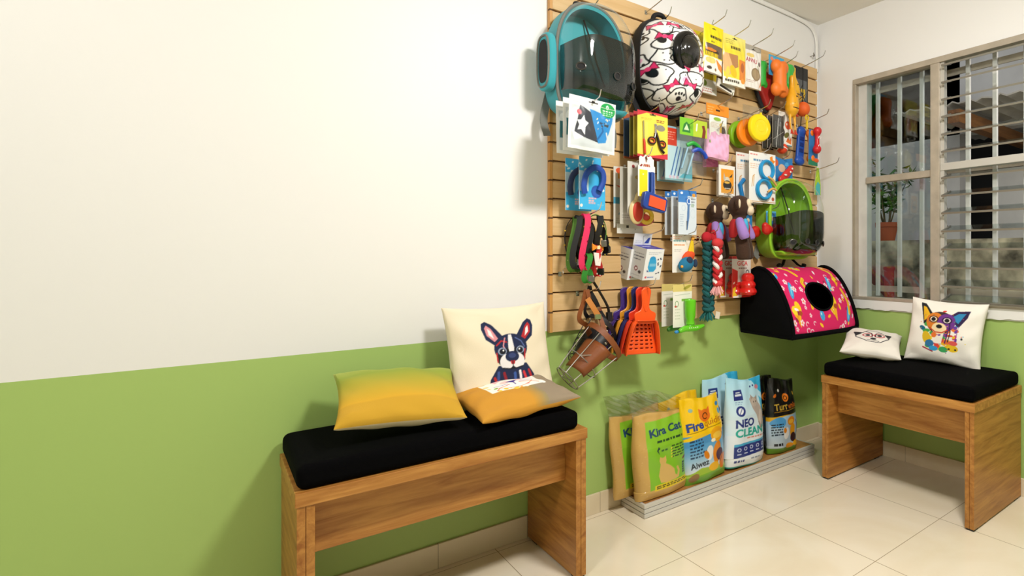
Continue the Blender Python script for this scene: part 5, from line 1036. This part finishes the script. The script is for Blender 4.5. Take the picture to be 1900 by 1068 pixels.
def scoop(label, d, dx, col, dz=0):
    t = hang('litter_scoop', label, 'litter scoop', -1.418+dx, .985+dz, d, 'litter scoops on one hook', -4, 3); M = rubber(col, .3)
    mb = MB(); H1 = bez([(-.012, 0, 0), (.012, 0, 0), (.024, 0, -.016), (.020, 0, -.05), (.019, 0, -.085), (.030, 0, -.10), (.052, 0, -.112), (.05, 0, -.14), (.045, 0, -.155), (-.045, 0, -.155), (-.05, 0, -.14), (-.052, 0, -.112), (-.030, 0, -.10), (-.019, 0, -.085), (-.020, 0, -.05), (-.024, 0, -.016), (-.012, 0, 0)], 4)[:-1]
    mb.prism([(p[0], p[2]) for p in H1], -.011, -.004); mb.build('handle', M, t, bevel=.003)
    mb = MB(); mb.tube(bez([(-.014, -.008, -.012), (0, -.010, -.004), (.014, -.008, -.012), (.012, -.010, -.07), (.0, -.012, -.10), (-.012, -.010, -.07), (-.014, -.008, -.012)], 4), .0035, 6); mb.build('handle_rib', M, t)
    # bowl with slotted floor
    w0, w1, zt, zb = .092, .158, -.145, -.290; mb = MB(); nu, nv = 29, 26; V = {}; vs = []; fs = []
    def bowl(u, v):
        w = w0+(w1-w0)*min(1, (1-v)*1.15)**.6; z = zb+(zt-zb)*v; return ((u-.5)*w, .030-.012*(1-v), z)
    for j in range(nv+1):
        for i in range(nu+1): vs.append(bowl(i/nu, j/nv))
    for j in range(nv):
        for i in range(nu):
            if 4 <= i < 26 and 4 <= j < 23 and (j-4) % 3 == 0 and (i-4) % 5 < 3 and (i-4)//5 < 5: continue
            fs.append((j*(nu+1)+i, j*(nu+1)+i+1, (j+1)*(nu+1)+i+1, (j+1)*(nu+1)+i))
    mb.add(vs, fs); o = mb.build('slotted_floor', M, t); md = o.modifiers.new('solid', 'SOLIDIFY'); md.thickness = .003
    mb = MB(); rim = [bowl(0, j/12) for j in range(13)]; n = len(rim)
    L_ = [(p[0], p[1], p[2]) for p in rim]; Rr = [(-p[0], p[1], p[2]) for p in rim]
    for side in (L_, Rr):
        f = [(p[0]*1.04, -.026+.018*(1-k/12), p[2]) for k, p in enumerate(side)]; mb.add(side+f, [(k, k+1, n+k+1, n+k) for k in range(n-1)])
    tp = [bowl(k/10, 1) for k in range(11)]; mb.add(tp+[(p[0]*1.04, -.026, p[2]+.004) for p in tp], [(k, k+1, 12+k, 11+k) for k in range(10)])
    o = mb.build('bowl_wall', M, t); md = o.modifiers.new('solid', 'SOLIDIFY'); md.thickness = .003; md.offset = 0
    mb = MB(); mb.tube([(p[0]*1.04, -.026+.018*(1-k/12), p[2]) for k, p in enumerate(L_)], .003, 6); mb.build('rolled_rim', M, t); mb = MB(); mb.tube([(p[0]*1.04, -.026+.018*(1-k/12), p[2]) for k, p in enumerate(Rr)], .003, 6); mb.build('rolled_rim', M, t); return t
scoop('orange litter scoop frontmost on the hook', .165, 0, '#f0561a'); scoop('red orange litter scoop just behind the front one', .128, -.004, '#d8391c'); scoop('navy litter scoop in the middle of the stack', .095, -.006, '#26285e'); scoop('golden yellow litter scoop fourth from the front', .066, -.010, '#d8922a'); scoop('purple litter scoop nearest the wall', .038, -.026, '#46307f', -.004)
hook(-1.418, .972, 'wire hook holding the litter scoops', .23)
def green_brush(label, d, dx, full):
    A = Art(1.75, '#ebe9dd', 240); A.rect(0, 1.45, 1, 1.75, '#dcc978'); A.ell(.75, 1.62, .22, .06, '#a8a03a', 20); A.line([(.1, 1.3), (.9, 1.35)], .015, '#9aa890'); A.ring(.20, .95, .08, .12, .025, '#5f8a4a'); A.scribble(.1, .4, .3, .8, 4, '#c8ccb8'); A.rect(.45, 1.05, 1, 1.15, '#7fb04a'); A.ell(.14, .85, .06, .04, '#c04a3a')
    t = hang('dental_toy_card', label, 'dental toy', -1.190+dx, .990, d, 'green dental toys on cards'); backing(t, .112, .198, A)
    G = rubber('#63c51e' if full else '#2f7a26', .3); mb = MB(); x = .026
    mb.lathe([(.022, -.185), (.018, -.165), (.024, -.15), (.026, -.10), (.027, -.075), (.024, -.072), (.02, -.08)], 20, 0, (x, -.026, 0)); mb.build('brush_stem', G, t)
    mb = MB(); mb.tube(bez([(x-.068, -.028, -.212), (x-.03, -.03, -.203), (x+.03, -.03, -.205), (x+.080, -.028, -.198)], 5), [.008, .011, .012, .013, .014, .014, .015, .015, .015, .014, .014, .013, .012, .010, .009, .007], 10); mb.ell((x, -.028, -.195), (.024, .018, .014)); mb.build('chew_base', G, t)
    mb = MB()
    for k in range(5): mb.ell((x-.018+.012*k, -.044, -.200), (.003, .002, .003), n=8, m=6)
    mb.build('nubs', rubber('#e4f4cc'), t)
    if full: mb = MB(); mb.ell((x-.082, -.028, -.214), (.012, .008, .008)); mb.build('blue_tip', rubber('#2a86c8'), t)
green_brush('bright green dental toy on yellow topped card, front one', .135, 0, True); green_brush('dark green dental toy on card behind the front one', .065, -.012, False)
hook(-1.185, .978, 'wire hook holding the green dental toys', .19)
# wire basket muzzles
LEATH = mat('tan_leather', '#7d4217', .55, bump=.3, bscale=120, vary=.15); WIRE = mat('muzzle_wire', '#a7a49e', .28, 1); BLKL = mat('black_leather', '#17161a', .5, bump=.2, bscale=120)
def muzzle(label, X, Z, d, rz, leather, main):
    t = hang('dog_muzzle', label, 'muzzle', X, Z, d, 'dog muzzles on one hook', rz); sc = 1 if main else .9; t.scale = (sc,)*3
    # basket: open rim at the upper right, narrowing towards the lower left
    C0, C1 = Vector((.055, -.005, -.235)), Vector((-.085, -.03, -.345)); ax = (C1-C0).normalized(); up = Vector((0, 0, 1)); up = (up-ax*up.dot(ax)).normalized(); sd = ax.cross(up)
    def ringp(f, r, r2): c = C0.lerp(C1, f); return [c+up*(r*math.cos(a))+sd*(r2*math.sin(a)) for a in [2*PI*k/24 for k in range(24)]]
    R0, R1, R2 = ringp(-.15, .098, .075), ringp(.55, .078, .062), ringp(1.0, .060, .048); mb = MB()
    for r_ in (R1, R2): mb.tube(r_, .0022, 6, closed=True)
    for k in range(0, 24, 3): mb.tube([R0[k], R1[k], R2[k]], .0022, 6)
    for k in range(0, 24, 6): mb.tube([R0[k].lerp(R1[k], .5), R1[(k+3) % 24]], .002, 6)
    mb.tube([R2[0], R2[12]], .002, 6); mb.tube([R2[6], R2[18]], .002, 6); mb.build('wire_basket', WIRE if main else BLKL, t)
    mb = MB(); mb.strap([p*1.0 for p in R0], .024, .004, ax, closed=True); mb.build('rim_strap', leather, t)
    mb = MB(); nz = []
    for j in range(9):
        for i in range(13):
            f = .05+.75*j/8; a = math.radians(-75+150*i/12)+PI*.25; r = .094-.034*f; c = C0.lerp(C1, f); nz.append(c+up*(r*.95*math.cos(a))*(.6)+sd*(-r*math.sin(a))*.9)
    mb.add(nz, [(j*13+i, j*13+i+1, (j+1)*13+i+1, (j+1)*13+i) for j in range(8) for i in range(12)]); o = mb.build('nose_pad', leather, t); md = o.modifiers.new('solid', 'SOLIDIFY'); md.thickness = .004
    straps = [[R0[2], (-.030, -.01, -.115), (-.012, -.008, -.05), (0, -.006, .0)], [R0[20], (.055, -.012, -.11), (.02, -.01, -.06), (.004, -.006, .0)]]
    for P in straps:
        mb = MB(); mb.strap(bez(P, 6), .019, .0035, (1, .2, .3)); mb.build('head_strap', leather, t)
    mb = MB(); mb.strap(bez([(.0, -.02, -.035), (.025, -.024, -.075), (.05, -.02, -.115)], 5), .022, .004, (1, 0, .5)); mb.build('strap_end', mat('light_leather', '#c07a35', .55) if main else BLKL, t)
    mb = MB(); q = Vector((-.052, -.014, -.165)); mb.box(.03, .055, -.03, -.022, -.12, -.10); mb.build('buckle', STEEL, t)
    for p in ((.062, -.062, -.215), (.055, -.055, -.245)): mb = MB(); mb.ell(p, (.006, .004, .006)); mb.build('rivet', STEEL, t)
    return t
muzzle('tan leather muzzle with wire basket hanging in front', -1.688, .985, .13, -8, LEATH, True); muzzle('black leather muzzle hanging behind the tan one', -1.630, .995, .05, 12, BLKL, False)
mb = MB(); mb.strap(bez([(.0, 0, .02), (.025, -.004, .06), (.045, 0, .075)], 5), .02, .006, (0, 1, 0)); mb.strap(bez([(.01, 0, .03), (.05, 0, -.03), (.085, 0, -.09), (.09, 0, -.13)], 5), .017, .004, (0, 1, 0)); mb.box(.078, .10, -.012, .006, -.15, -.11)
tag(mb.build('leather_strap', BLKL, loc=(-1.635, -.075, .99)), 'loose black buckle strap hanging above the dog muzzles', 'strap')
hook(-1.665, .965, 'wire hook holding the two dog muzzles', .20)
# ---------------------------------------------------------------- fabric pet house
t = hang('pet_house', 'black and pink fabric pet house with round opening by corner', 'pet house', -.695, 1.06, .022, None, 0)
Lh = .555; hh, dd_ = .345, .37
def prof_raw(v):                                            # arch from the rear foot over the ridge to the front foot: (depth, height)
    P = [(.0, -.34), (.0, -.20), (.03, -.08), (.095, -.008), (.165, -.008), (.235, -.055), (.295, -.135), (.338, -.225), (.362, -.315), (.355, -.345)]
    q = v*(len(P)-1); i = min(len(P)-2, int(q)); f = q-i; a = P[max(0, i-1)]; b = P[i]; c = P[i+1]; e = P[min(len(P)-1, i+2)]
    g = lambda k: .5*(2*b[k]+(c[k]-a[k])*f+(2*a[k]-5*b[k]+4*c[k]-e[k])*f*f+(3*b[k]-a[k]-3*c[k]+e[k])*f**3)
    return g(0), g(1)
_p = [prof_raw(k/400) for k in range(401)]; _s = np.concatenate([[0], np.cumsum([math.dist(a, b) for a, b in zip(_p, _p[1:])])]); _s /= _s[-1]
def prof(v): return prof_raw(float(np.interp(v, _s, np.linspace(0, 1, 401))))
A = Art(.80, '#d81b60', 640); R = random.Random(31)
def icecream(x, y, s, r=0):
    c = lambda *p: [(x+(px*math.cos(r)-py*math.sin(r))*s, y+(px*math.sin(r)+py*math.cos(r))*s) for px, py in p]
    A.poly(c((-.5, .1), (.5, .1), (.05, -1.1)), '#f2b41c'); A.poly(c((-.25, -.1), (.0, -1.0), (.1, -.1)), '#e39a14'); A.ell(x-.2*s, y+.32*s, .42*s, .36*s, '#f6d428'); A.ell(x+.30*s, y+.55*s, .36*s, .5*s, '#f2c81c', 20); A.ell(x+.4*s, y+.05*s, .3*s, .2*s, '#a8481f')
for x, y, s, r in ((.10, .16, .10, .1), (.67, .19, .11, .1), (.93, .62, .075, .5), (.14, .66, .075, -.4), (.44, .62, .06, 1.2), (.90, .42, .06, -.5)): icecream(x, y, s, r)
for x, y, a in ((.13, .36, 70), (.76, .40, 70), (.42, .64, 100), (.90, .12, 60)): A.ell(x, y, .080, .028, '#2f9fd8', a); A.ell(x, y, .055, .009, '#7fcbec', a)
for x, y in ((.46, .13), (.03, .52), (.62, .66)): A.ell(x, y, .035, .042, '#3aa4dc'); A.ell(x-.01, y+.015, .01, .012, '#c6e8f6')
for k in range(95):
    x, y, q = R.random(), R.random()*.8, R.random(); s = R.uniform(.011, .020)
    if q < .4:
        for j in range(5): A.ell(x+s*math.cos(j*1.257), y+s*math.sin(j*1.257), s*.55, s*.55, '#f4e8ee')
        A.ell(x, y, s*.4, s*.4, '#e79a2a')
    elif q < .6: A.ring(x, y, s*1.3, s*1.0, .007, '#f6eef2', 20, 240)
    elif q < .8: A.ell(x, y, s*1.5, s*.7, '#f3c31d', R.uniform(0, 180))
    else: A.ell(x, y, s*1.4, s*.6, R.choice(['#3aa4dc', '#f4e8ee', '#8f1442']), R.uniform(0, 180))
for P in (((.30, .74), (.36, .66), (.42, .70), (.40, .60), (.47, .58)), ((.52, .32), (.60, .22), (.66, .14)), ((.34, .20), (.37, .34), (.34, .42), (.39, .46)), ((.80, .66), (.85, .58), (.93, .52), (.90, .46)), ((.22, .62), (.28, .58), (.34, .50)), ((.92, .34), (.95, .22), (.92, .12))): A.line(P, .034, '#f4c81e'); A.line(P, .006, '#c98a12')
HX, HY, HR = .515, .293, .195
A.ell(HX, HY, HR+.012, (HR+.012)*.63, '#16141a'); A.ell(HX, HY, HR, HR*.63, '#060607')
v0, v1 = .36, .985
def surf(u, v, off=0):
    dpt, z = prof(v0+(v1-v0)*v); e = (2*u-1); k = 1-.05*(abs(e)**6)
    dpt2, z2 = (.17+(dpt-.17)*k, -.18+(z+.18)*k)
    ang = prof(min(1, v0+(v1-v0)*v+.01)); return (.012+(Lh-.024)*u, -dpt2-off, z2)
# opening: the fabric is left out inside the hole
nu, nv = 170, 136; mb = MB(); U = np.linspace(0, 1, nu+1); V_ = np.linspace(0, 1, nv+1)
vs = [surf(a, b) for b in V_ for a in U]; UU, VV = np.meshgrid(U, V_); cols = A.at(UU, 1-VV).reshape(-1, 3)
inh = lambda u, v: ((u-HX)/HR)**2+((.80*(1-v)-HY)/(HR*.63))**2 < 1
fs = [(j*(nu+1)+i, j*(nu+1)+i+1, (j+1)*(nu+1)+i+1, (j+1)*(nu+1)+i) for j in range(nv) for i in range(nu) if not inh((i+.5)/nu, (j+.5)/nv)]
mb.add(vs, fs, 0, cols); o = mb.build('printed_cover', P_CLOTH, t)
HB = mat('black_fleece', '#08080a', .97, bump=.5, bscale=250, spec=.1)
full = [prof(k/40) for k in range(41)]
for x, bul in ((0, -1), (Lh, 1)):
    ring = [(x, -d_, z) for d_, z in full]; inner = [(x+bul*.020, -(.17+(d_-.17)*.75), -.18+(z+.18)*.75) for d_, z in full]; n = len(ring)
    mb = MB(); mb.add(ring+inner, [(k, (k+1) % n, n+(k+1) % n, n+k) for k in range(n)]+[list(range(n, 2*n))]); mb.build('end_panel', HB, t)
mb = MB(); mb.add([(0, -.002, -.34), (Lh, -.002, -.34), (Lh, -.355, -.345), (0, -.355, -.345)], [(0, 1, 2, 3)]); mb.add([(x, -prof(k/12*.32)[0], prof(k/12*.32)[1]) for k in range(13) for x in (0, Lh)], [(2*k, 2*k+1, 2*k+3, 2*k+2) for k in range(12)]); mb.build('base_panel', HB, t)
mb = MB()
for x in (.004, Lh-.004): mb.tube([(x, -d_, z) for d_, z in full], .010, 8, closed=True)
mb.tube([(.0, -.358, -.340), (Lh, -.358, -.340)], .014, 8); mb.build('piping', HB, t)
mb = MB(); mb.tube([(surf(HX+HR*math.cos(a), 1-(HY+HR*.63*math.sin(a))/.80)) for a in np.linspace(0, 2*PI, 40)[:-1]], .006, 6, closed=True); mb.build('opening_trim', HB, t)
mb = MB()
for s in (-1, 1): mb.strap([(.30, -.06, .075), (.30+s*.065, -.09, .012), (.30+s*.10, -.10, -.004)], .018, .004, (0, 1, 0))
mb.tube([(.20, -.1, .002), (.19, -.1, .014)], .014, 8); mb.tube([(.405, -.1, .002), (.41, -.1, .014)], .014, 8); mb.build('hanging_strap', BLK, t)
hook(-.412, 1.128, 'wire hook carrying the fabric pet house', .10)
# ================================================================== display plinth and litter bags
t = thing('display_plinth', 'low plinth with white striped edge and wooden top under litter bags', 'plinth', (-1.445, -.196, 0))
mb = MB(); mb.box(.012, 1.15, .012, .182, .012, .058); mb.build('wood_top', wood('plinth_wood', '#9c6a34', '#b98347', 'X'), t, smooth=False)
mb = MB(); ED = mat('white_edge_trim', '#d5d2cc', .4, .2); GR = mat('trim_shadow_line', '#6b6864', .6)
for k in range(3): mb.box(0, 1.162, 0, .012, .002+k*.02, .002+k*.02+.0175); mb.box(0, .012, .012, .182, .002+k*.02, .002+k*.02+.0175); mb.box(1.150, 1.162, .012, .182, .002+k*.02, .002+k*.02+.0175)
mb.box(.003, 1.159, .003, .012, .002, .058, 1); mb.box(.003, .012, .012, .182, .002, .056, 1)
mb.build('edge_trim', [ED, GR], t, bevel=.001, seg=1, smooth=False)
def bag(name, label, X, Y, w, h, T, art, rx, ry, rz, group, top=.18, flare=0, seed=0, m=None, back=None, nu=None, nv=None, pinch=.86, wr=.003):
    t = thing(name, label, 'litter bag', (X, Y, .0605), (rx, ry, rz), group); r = random.Random(seed); ph = [r.random()*6 for _ in range(5)]
    nu = nu or 120; nv = nv or 170
    def pos(u, v, sg):
        s = 2*u-1; b = min(1, ((1-v)/.42)**.75)*(1-top)+top; bt = min(1, .72+.28*(v/.08)); a = max(0, 1-abs(s)**3.2)**.5
        th = T/2*a*b*bt; wv = w*(1-(1-pinch)*max(0, (v-.45)/.55)**1.3)*(1-.03*math.sin(v*7+ph[0])*(v > .1)); x = s*wv/2*(1-.05*b*(1-abs(s)))
        k = wr*(math.sin(u*11+v*7+ph[1])*math.sin(v*13+ph[2])+.7*math.sin(u*23-v*9+ph[3])*max(0, v-.4)*1.6)*min(1, a*1.5)
        return (x, sg*th+sg*k+(.0006*sg), v*h+(.010*math.sin(s*2.5+ph[4])*v if v > .97 else 0))
    mb = MB(); mb.solid(lambda u, v: pos(u, v, -1), lambda u, v: pos(u, v, 1), nu, nv, art, back or '#c8b060'); mb.build('bag_body', m or P_FOIL, t, loc=(0, 0, 0)); return t, pos
def kira(label, X, Y, rx, ry, rz, seed, T):
    A = Art(1.42, '#caa25a', 420); R = random.Random(4)
    for k in range(260): A.ell(R.random(), R.random()*1.42, R.uniform(.004, .010), .006, R.choice(['#d3ae68', '#bf9549', '#c99f55', '#d8b674']))
    A.poly([(.16, .15), (.98, .20), (.98, 1.34), (.16, 1.30)], '#7fb928'); A.rect(.16, .86, .98, 1.31, '#86be2c')
    A.text('Kira Cat', .56, 1.06, .13, '#1b3f66', .68, 3, .035); A.scribble(.34, .94, .91, .98, 1, '#24482a', 1, 8); A.poly([(.32, .80), (.37, .72), (.35, .80), (.39, .82), (.36, .86)], '#17323c'); A.scribble(.41, .56, .75, .81, 1, '#2f5a2a', 1)
    A.scribble(.62, .96, .60, .84, 5, '#2a4a22', .9, 3); 
    for k in range(4): A.ell(.615, .63+.05*k, .014, .014, '#e8cf2a')
    A.poly([(.36, .24), (.33, .36), (.36, .50), (.37, .56), (.35, .62), (.37, .69), (.41, .66), (.46, .66), (.49, .69), (.50, .60), (.48, .55), (.56, .50), (.64, .42), (.66, .32), (.70, .29), (.72, .36), (.69, .43), (.73, .45), (.77, .36), (.74, .25), (.66, .23), (.48, .22)], '#d3ad63')
    A.rect(.24, .13, .98, .22, '#e2c51f'); A.scribble(.27, .95, .145, .205, 2, '#3a3a1c', 1.1); A.rect(.84, .28, .90, .48, '#1f3a1c'); A.scribble(.85, .89, .3, .46, 4, '#9ac05a'); A.ell(.90, .56, .07, .022, '#7a2417', 30); A.ell(.94, .60, .03, .02, '#e2bd22', 30)
    t, p = bag('litter_bag', label, X, Y, .285, .355, T, A, rx, ry, rz, 'clear topped cat litter bags', top=.45, seed=seed, back='#caa25a', pinch=.97)
    mb = MB(); r = random.Random(seed+9); ph = [r.random()*6 for _ in range(4)]; n, m_ = 34, 22
    def film(u, v, sg):
        s = 2*u-1; f = 1-v; wv = .272+.03*v; b = .026*(1-v)*max(0, 1-s*s)**.5+.012*math.sin(u*9+ph[0]+v*5)*v*(1-abs(s)**4)+.006*math.sin(u*23+v*17+ph[1])
        return (s*wv/2-.012*v*v, sg*(abs(b)*.5+.001)+.006*math.sin(u*14+ph[2])*v, .335+.115*v*(1+.12*math.sin(u*3+ph[3])-.35*max(0, s)*1.0))
    mb.solid(lambda u, v: film(u, v, -1), lambda u, v: film(u, v, 1), n, m_, None); mb.c = {}; mb.build('clear_top', FILM, t); return t
kira('clear bag of beige litter with green cat label, front one', -1.312, -.135, -5, 0, 3, 1, .105)
kira('clear bag of beige litter standing behind the green label bag', -1.368, -.050, -4, -2, 3, 2, .06)
def fire(label, X, Y, rx, ry, rz, seed, T):
    A = Art(1.72, '#f0c20f', 420); A.rect(0, 0, 1, 1.0, '#3f8fc8'); A.poly([(0, .95), (.6, 1.12), (1, 1.05), (1, .98), (0, .90)], '#f0c20f'); A.grad(.22, .78, '#d8dde2', '#4b9ad0'); A.grad(0, .22, '#5f9a2a', '#7fae34'); A.poly([(0, .22), (.3, .30), (1, .22), (1, .18), (0, .16)], '#9ab83a')
    A.ell(.52, 1.34, .14, .13, '#e2701d'); A.poly([(.38, 1.38), (.38, 1.50), (.48, 1.44)], '#e2701d'); A.poly([(.66, 1.38), (.68, 1.50), (.57, 1.44)], '#e2701d'); A.ring(.52, 1.33, .06, .06, .02, '#3a2010', 0, 300)
    A.text('Fire', .26, 1.10, .16, '#26418f', .36, 4, .04); A.text('quidin', .70, 1.13, .13, '#b5631c', .46, 4, .01); A.line([(.08, 1.05), (.9, 1.09)], .012, '#7a5a14'); A.ell(.20, 1.50, .045, .04, '#8fb0a0'); A.ell(.90, 1.50, .05, .05, '#3a86c0'); A.ell(.92, 1.34, .04, .06, '#4a96c8')
    A.scribble(.10, .50, .52, .92, 6, '#173a5e', .9, 2); A.text('Aiwez', .28, .33, .12, '#1b2430', .40, 3, .02)
    # orange splash with a plain ball of colour in place of the mascot
    A.ell(.74, .90, .17, .15, '#e9a41b'); A.ell(.74, .88, .12, .07, '#f4c64a'); A.ell(.70, .52, .10, .24, '#e0861d', -10); A.ell(.78, .46, .10, .13, '#4a2a4a'); A.ell(.52, .56, .08, .15, '#e8e4de', -15); A.ell(.44, .54, .06, .09, '#d8801c', 20); A.ell(.60, .26, .13, .09, '#e9b01c'); A.ell(.86, .30, .09, .16, '#d8761a', -25); A.ell(.62, .80, .05, .04, '#f3e6c8'); A.ell(.14, .14, .10, .08, '#8a6a3a', 30); A.line([(.88, .9), (.94, .5), (.80, .3)], .015, '#2a2a30')
    return bag('litter_bag', label, X, Y, .262, .385, T, A, rx, ry, rz, 'yellow and blue litter bags', top=.12, seed=seed, pinch=.95, back='#e8bb12', wr=.004)[0]
fire('yellow topped blue litter bag, front one', -1.060, -.138, -4, -2, 2, 3, .10); fire('yellow litter bag standing behind the other yellow one', -1.110, -.050, -4, -3, 2, 4, .06)
def neo(label, X, Y, rx, ry, rz, seed, T, h=.43):
    A = Art(1.85, '#d9eaf2', 460); A.grad(1.0, 1.85, '#d3e8f2', '#a9dcf0'); A.poly([(.62, 1.85), (1, 1.85), (1, 1.45), (.86, 1.55)], '#38b0de'); A.poly([(.82, 1.45), (1, 1.30), (1, .72), (.95, .72)], '#5bb8dc'); A.grad(.0, .68, '#e9edf0', '#e3ebf0')
    A.rect(.12, 1.40, .34, 1.62, '#22337c'); A.rect(.15, 1.49, .31, 1.53, '#dfe8f2'); A.rect(.17, 1.55, .29, 1.57, '#dfe8f2'); A.scribble(.14, .32, 1.30, 1.38, 2, '#6a8ab8'); A.ell(.25, 1.17, .11, .11, '#22337c'); A.ell(.25, 1.17, .06, .07, '#e6ecf2', -25); A.line([(.21, 1.10), (.29, 1.23)], .015, '#22337c')
    A.poly([(.52, 1.40), (.60, 1.46), (.66, 1.42), (.74, 1.44), (.78, 1.32), (.86, 1.20), (.92, 1.05), (.94, .76), (.78, .76), (.68, 1.05), (.58, 1.2)], '#b8aaa0'); A.ell(.66, 1.32, .09, .09, '#c4b6aa'); A.poly([(.58, 1.38), (.57, 1.50), (.64, 1.42)], '#a5968c'); A.poly([(.70, 1.40), (.76, 1.48), (.76, 1.36)], '#a5968c'); A.ell(.64, 1.33, .014, .02, '#3a342e'); A.ell(.72, 1.33, .014, .02, '#3a342e'); A.ell(.80, 1.0, .06, .16, '#cfc3b8', -10); A.line([(.74, .9), (.80, .76)], .03, '#9c8f86')
    A.ell(.60, 1.66, .02, .02, '#22337c'); A.ell(.68, 1.68, .02, .02, '#22337c'); A.ell(.80, 1.64, .07, .05, '#d98a9a')
    A.text('NEO', .37, .84, .16, '#22337c', .48, 2, .035); A.text('CLEAN', .50, .645, .16, '#1fa596', .74, 2, .035); A.scribble(.4, .9, .57, .62, 1, '#d88a7a', 1); A.poly([(.10, .20), (.92, .26), (.92, .52), (.10, .47)], '#22337c'); A.poly([(.10, .44), (.92, .50), (.92, .54), (.10, .49)], '#49a8d0')
    for k in range(5): A.ell(.20+.16*k, .37+.01*k, .045, .04, '#c9d3ea'); A.ell(.20+.16*k, .37+.01*k, .028, .024, '#22337c'); A.rect(.16+.16*k, .27+.01*k, .25+.16*k, .29+.01*k, '#c9d3ea')
    A.scribble(.10, .36, .08, .17, 1, '#22337c', 1); A.scribble(.5, .8, .12, .18, 1, '#8a96a8', 1); A.poly([(.86, 0), (1, 0), (1, .2)], '#3ab0c0'); A.rect(0, 0, 1, .03, '#2a8f80')
    return bag('litter_bag', label, X, Y, .272, h, T, A, rx, ry, rz, 'white and blue litter bags', top=.10, seed=seed, pinch=.92, back='#cfe4ee')[0]
neo('tall white and sky blue litter bag with navy lettering, front one', -.790, -.135, -4, 4, 2, 5, .105); neo('sky blue litter bag standing behind the white lettered one', -.850, -.048, -4, 1, 2, 6, .06, .44)
def blackbag(label, X, Y, rx, ry, rz, seed, T):
    A = Art(1.9, '#161516', 420); A.grad(.12, .98, '#b4bcc2', '#9cc0dc'); A.grad(0, .14, '#4f7a1c', '#5f8f22'); A.poly([(0, .98), (0, .84), (.5, .96), (1, .98)], '#d8a41c'); A.ell(.25, .80, .22, .14, '#4f9ad0'); A.poly([(0, .95), (1, 1.0), (1, 1.06), (0, 1.02)], '#161516')
    A.text('Turr', .34, 1.12, .17, '#c6a23a', .42, 3, .02); A.text('enia', .74, 1.14, .14, '#c8661c', .34, 3, .02); A.line([(.12, 1.07), (.90, 1.11)], .015, '#b98a24'); A.ell(.52, 1.42, .10, .11, '#d8741c'); A.ring(.52, 1.41, .05, .05, .02, '#2a1a10'); A.ell(.86, 1.5, .03, .05, '#c89a24'); A.ell(.14, 1.5, .06, .04, '#c8661c', 40); A.ell(.3, 1.62, .03, .04, '#d8d4cc')
    A.scribble(.06, .40, .45, .78, 5, '#1a2a3a', 1.0, 8); A.ell(.66, .80, .13, .12, '#e0861c'); A.ell(.66, .78, .09, .06, '#f0b43a'); A.ell(.72, .52, .10, .20, '#e39a1c', -8); A.ell(.48, .50, .09, .16, '#e4e2de', -12); A.ell(.42, .58, .05, .07, '#d8801c'); A.ell(.74, .36, .12, .12, '#3a1f24'); A.ell(.60, .16, .14, .07, '#e0901c'); A.ell(.84, .20, .12, .08, '#e8a81c'); A.line([(.86, .8), (.92, .5), (.84, .3)], .02, '#3a3f48'); A.scribble(.10, .46, .17, .28, 1, '#1a1d24', 1.1, 6)
    return bag('litter_bag', label, X, Y, .215, .385, T, A, rx, ry, rz, 'black topped litter bags', top=.14, seed=seed, pinch=.90, back='#161516', wr=.005)[0]
blackbag('black topped litter bag with blue picture panel, front one', -.500, -.132, -3, 2, -3, 7, .10); blackbag('black litter bag standing behind the other black one', -.545, -.048, -3, -2, 0, 8, .06)
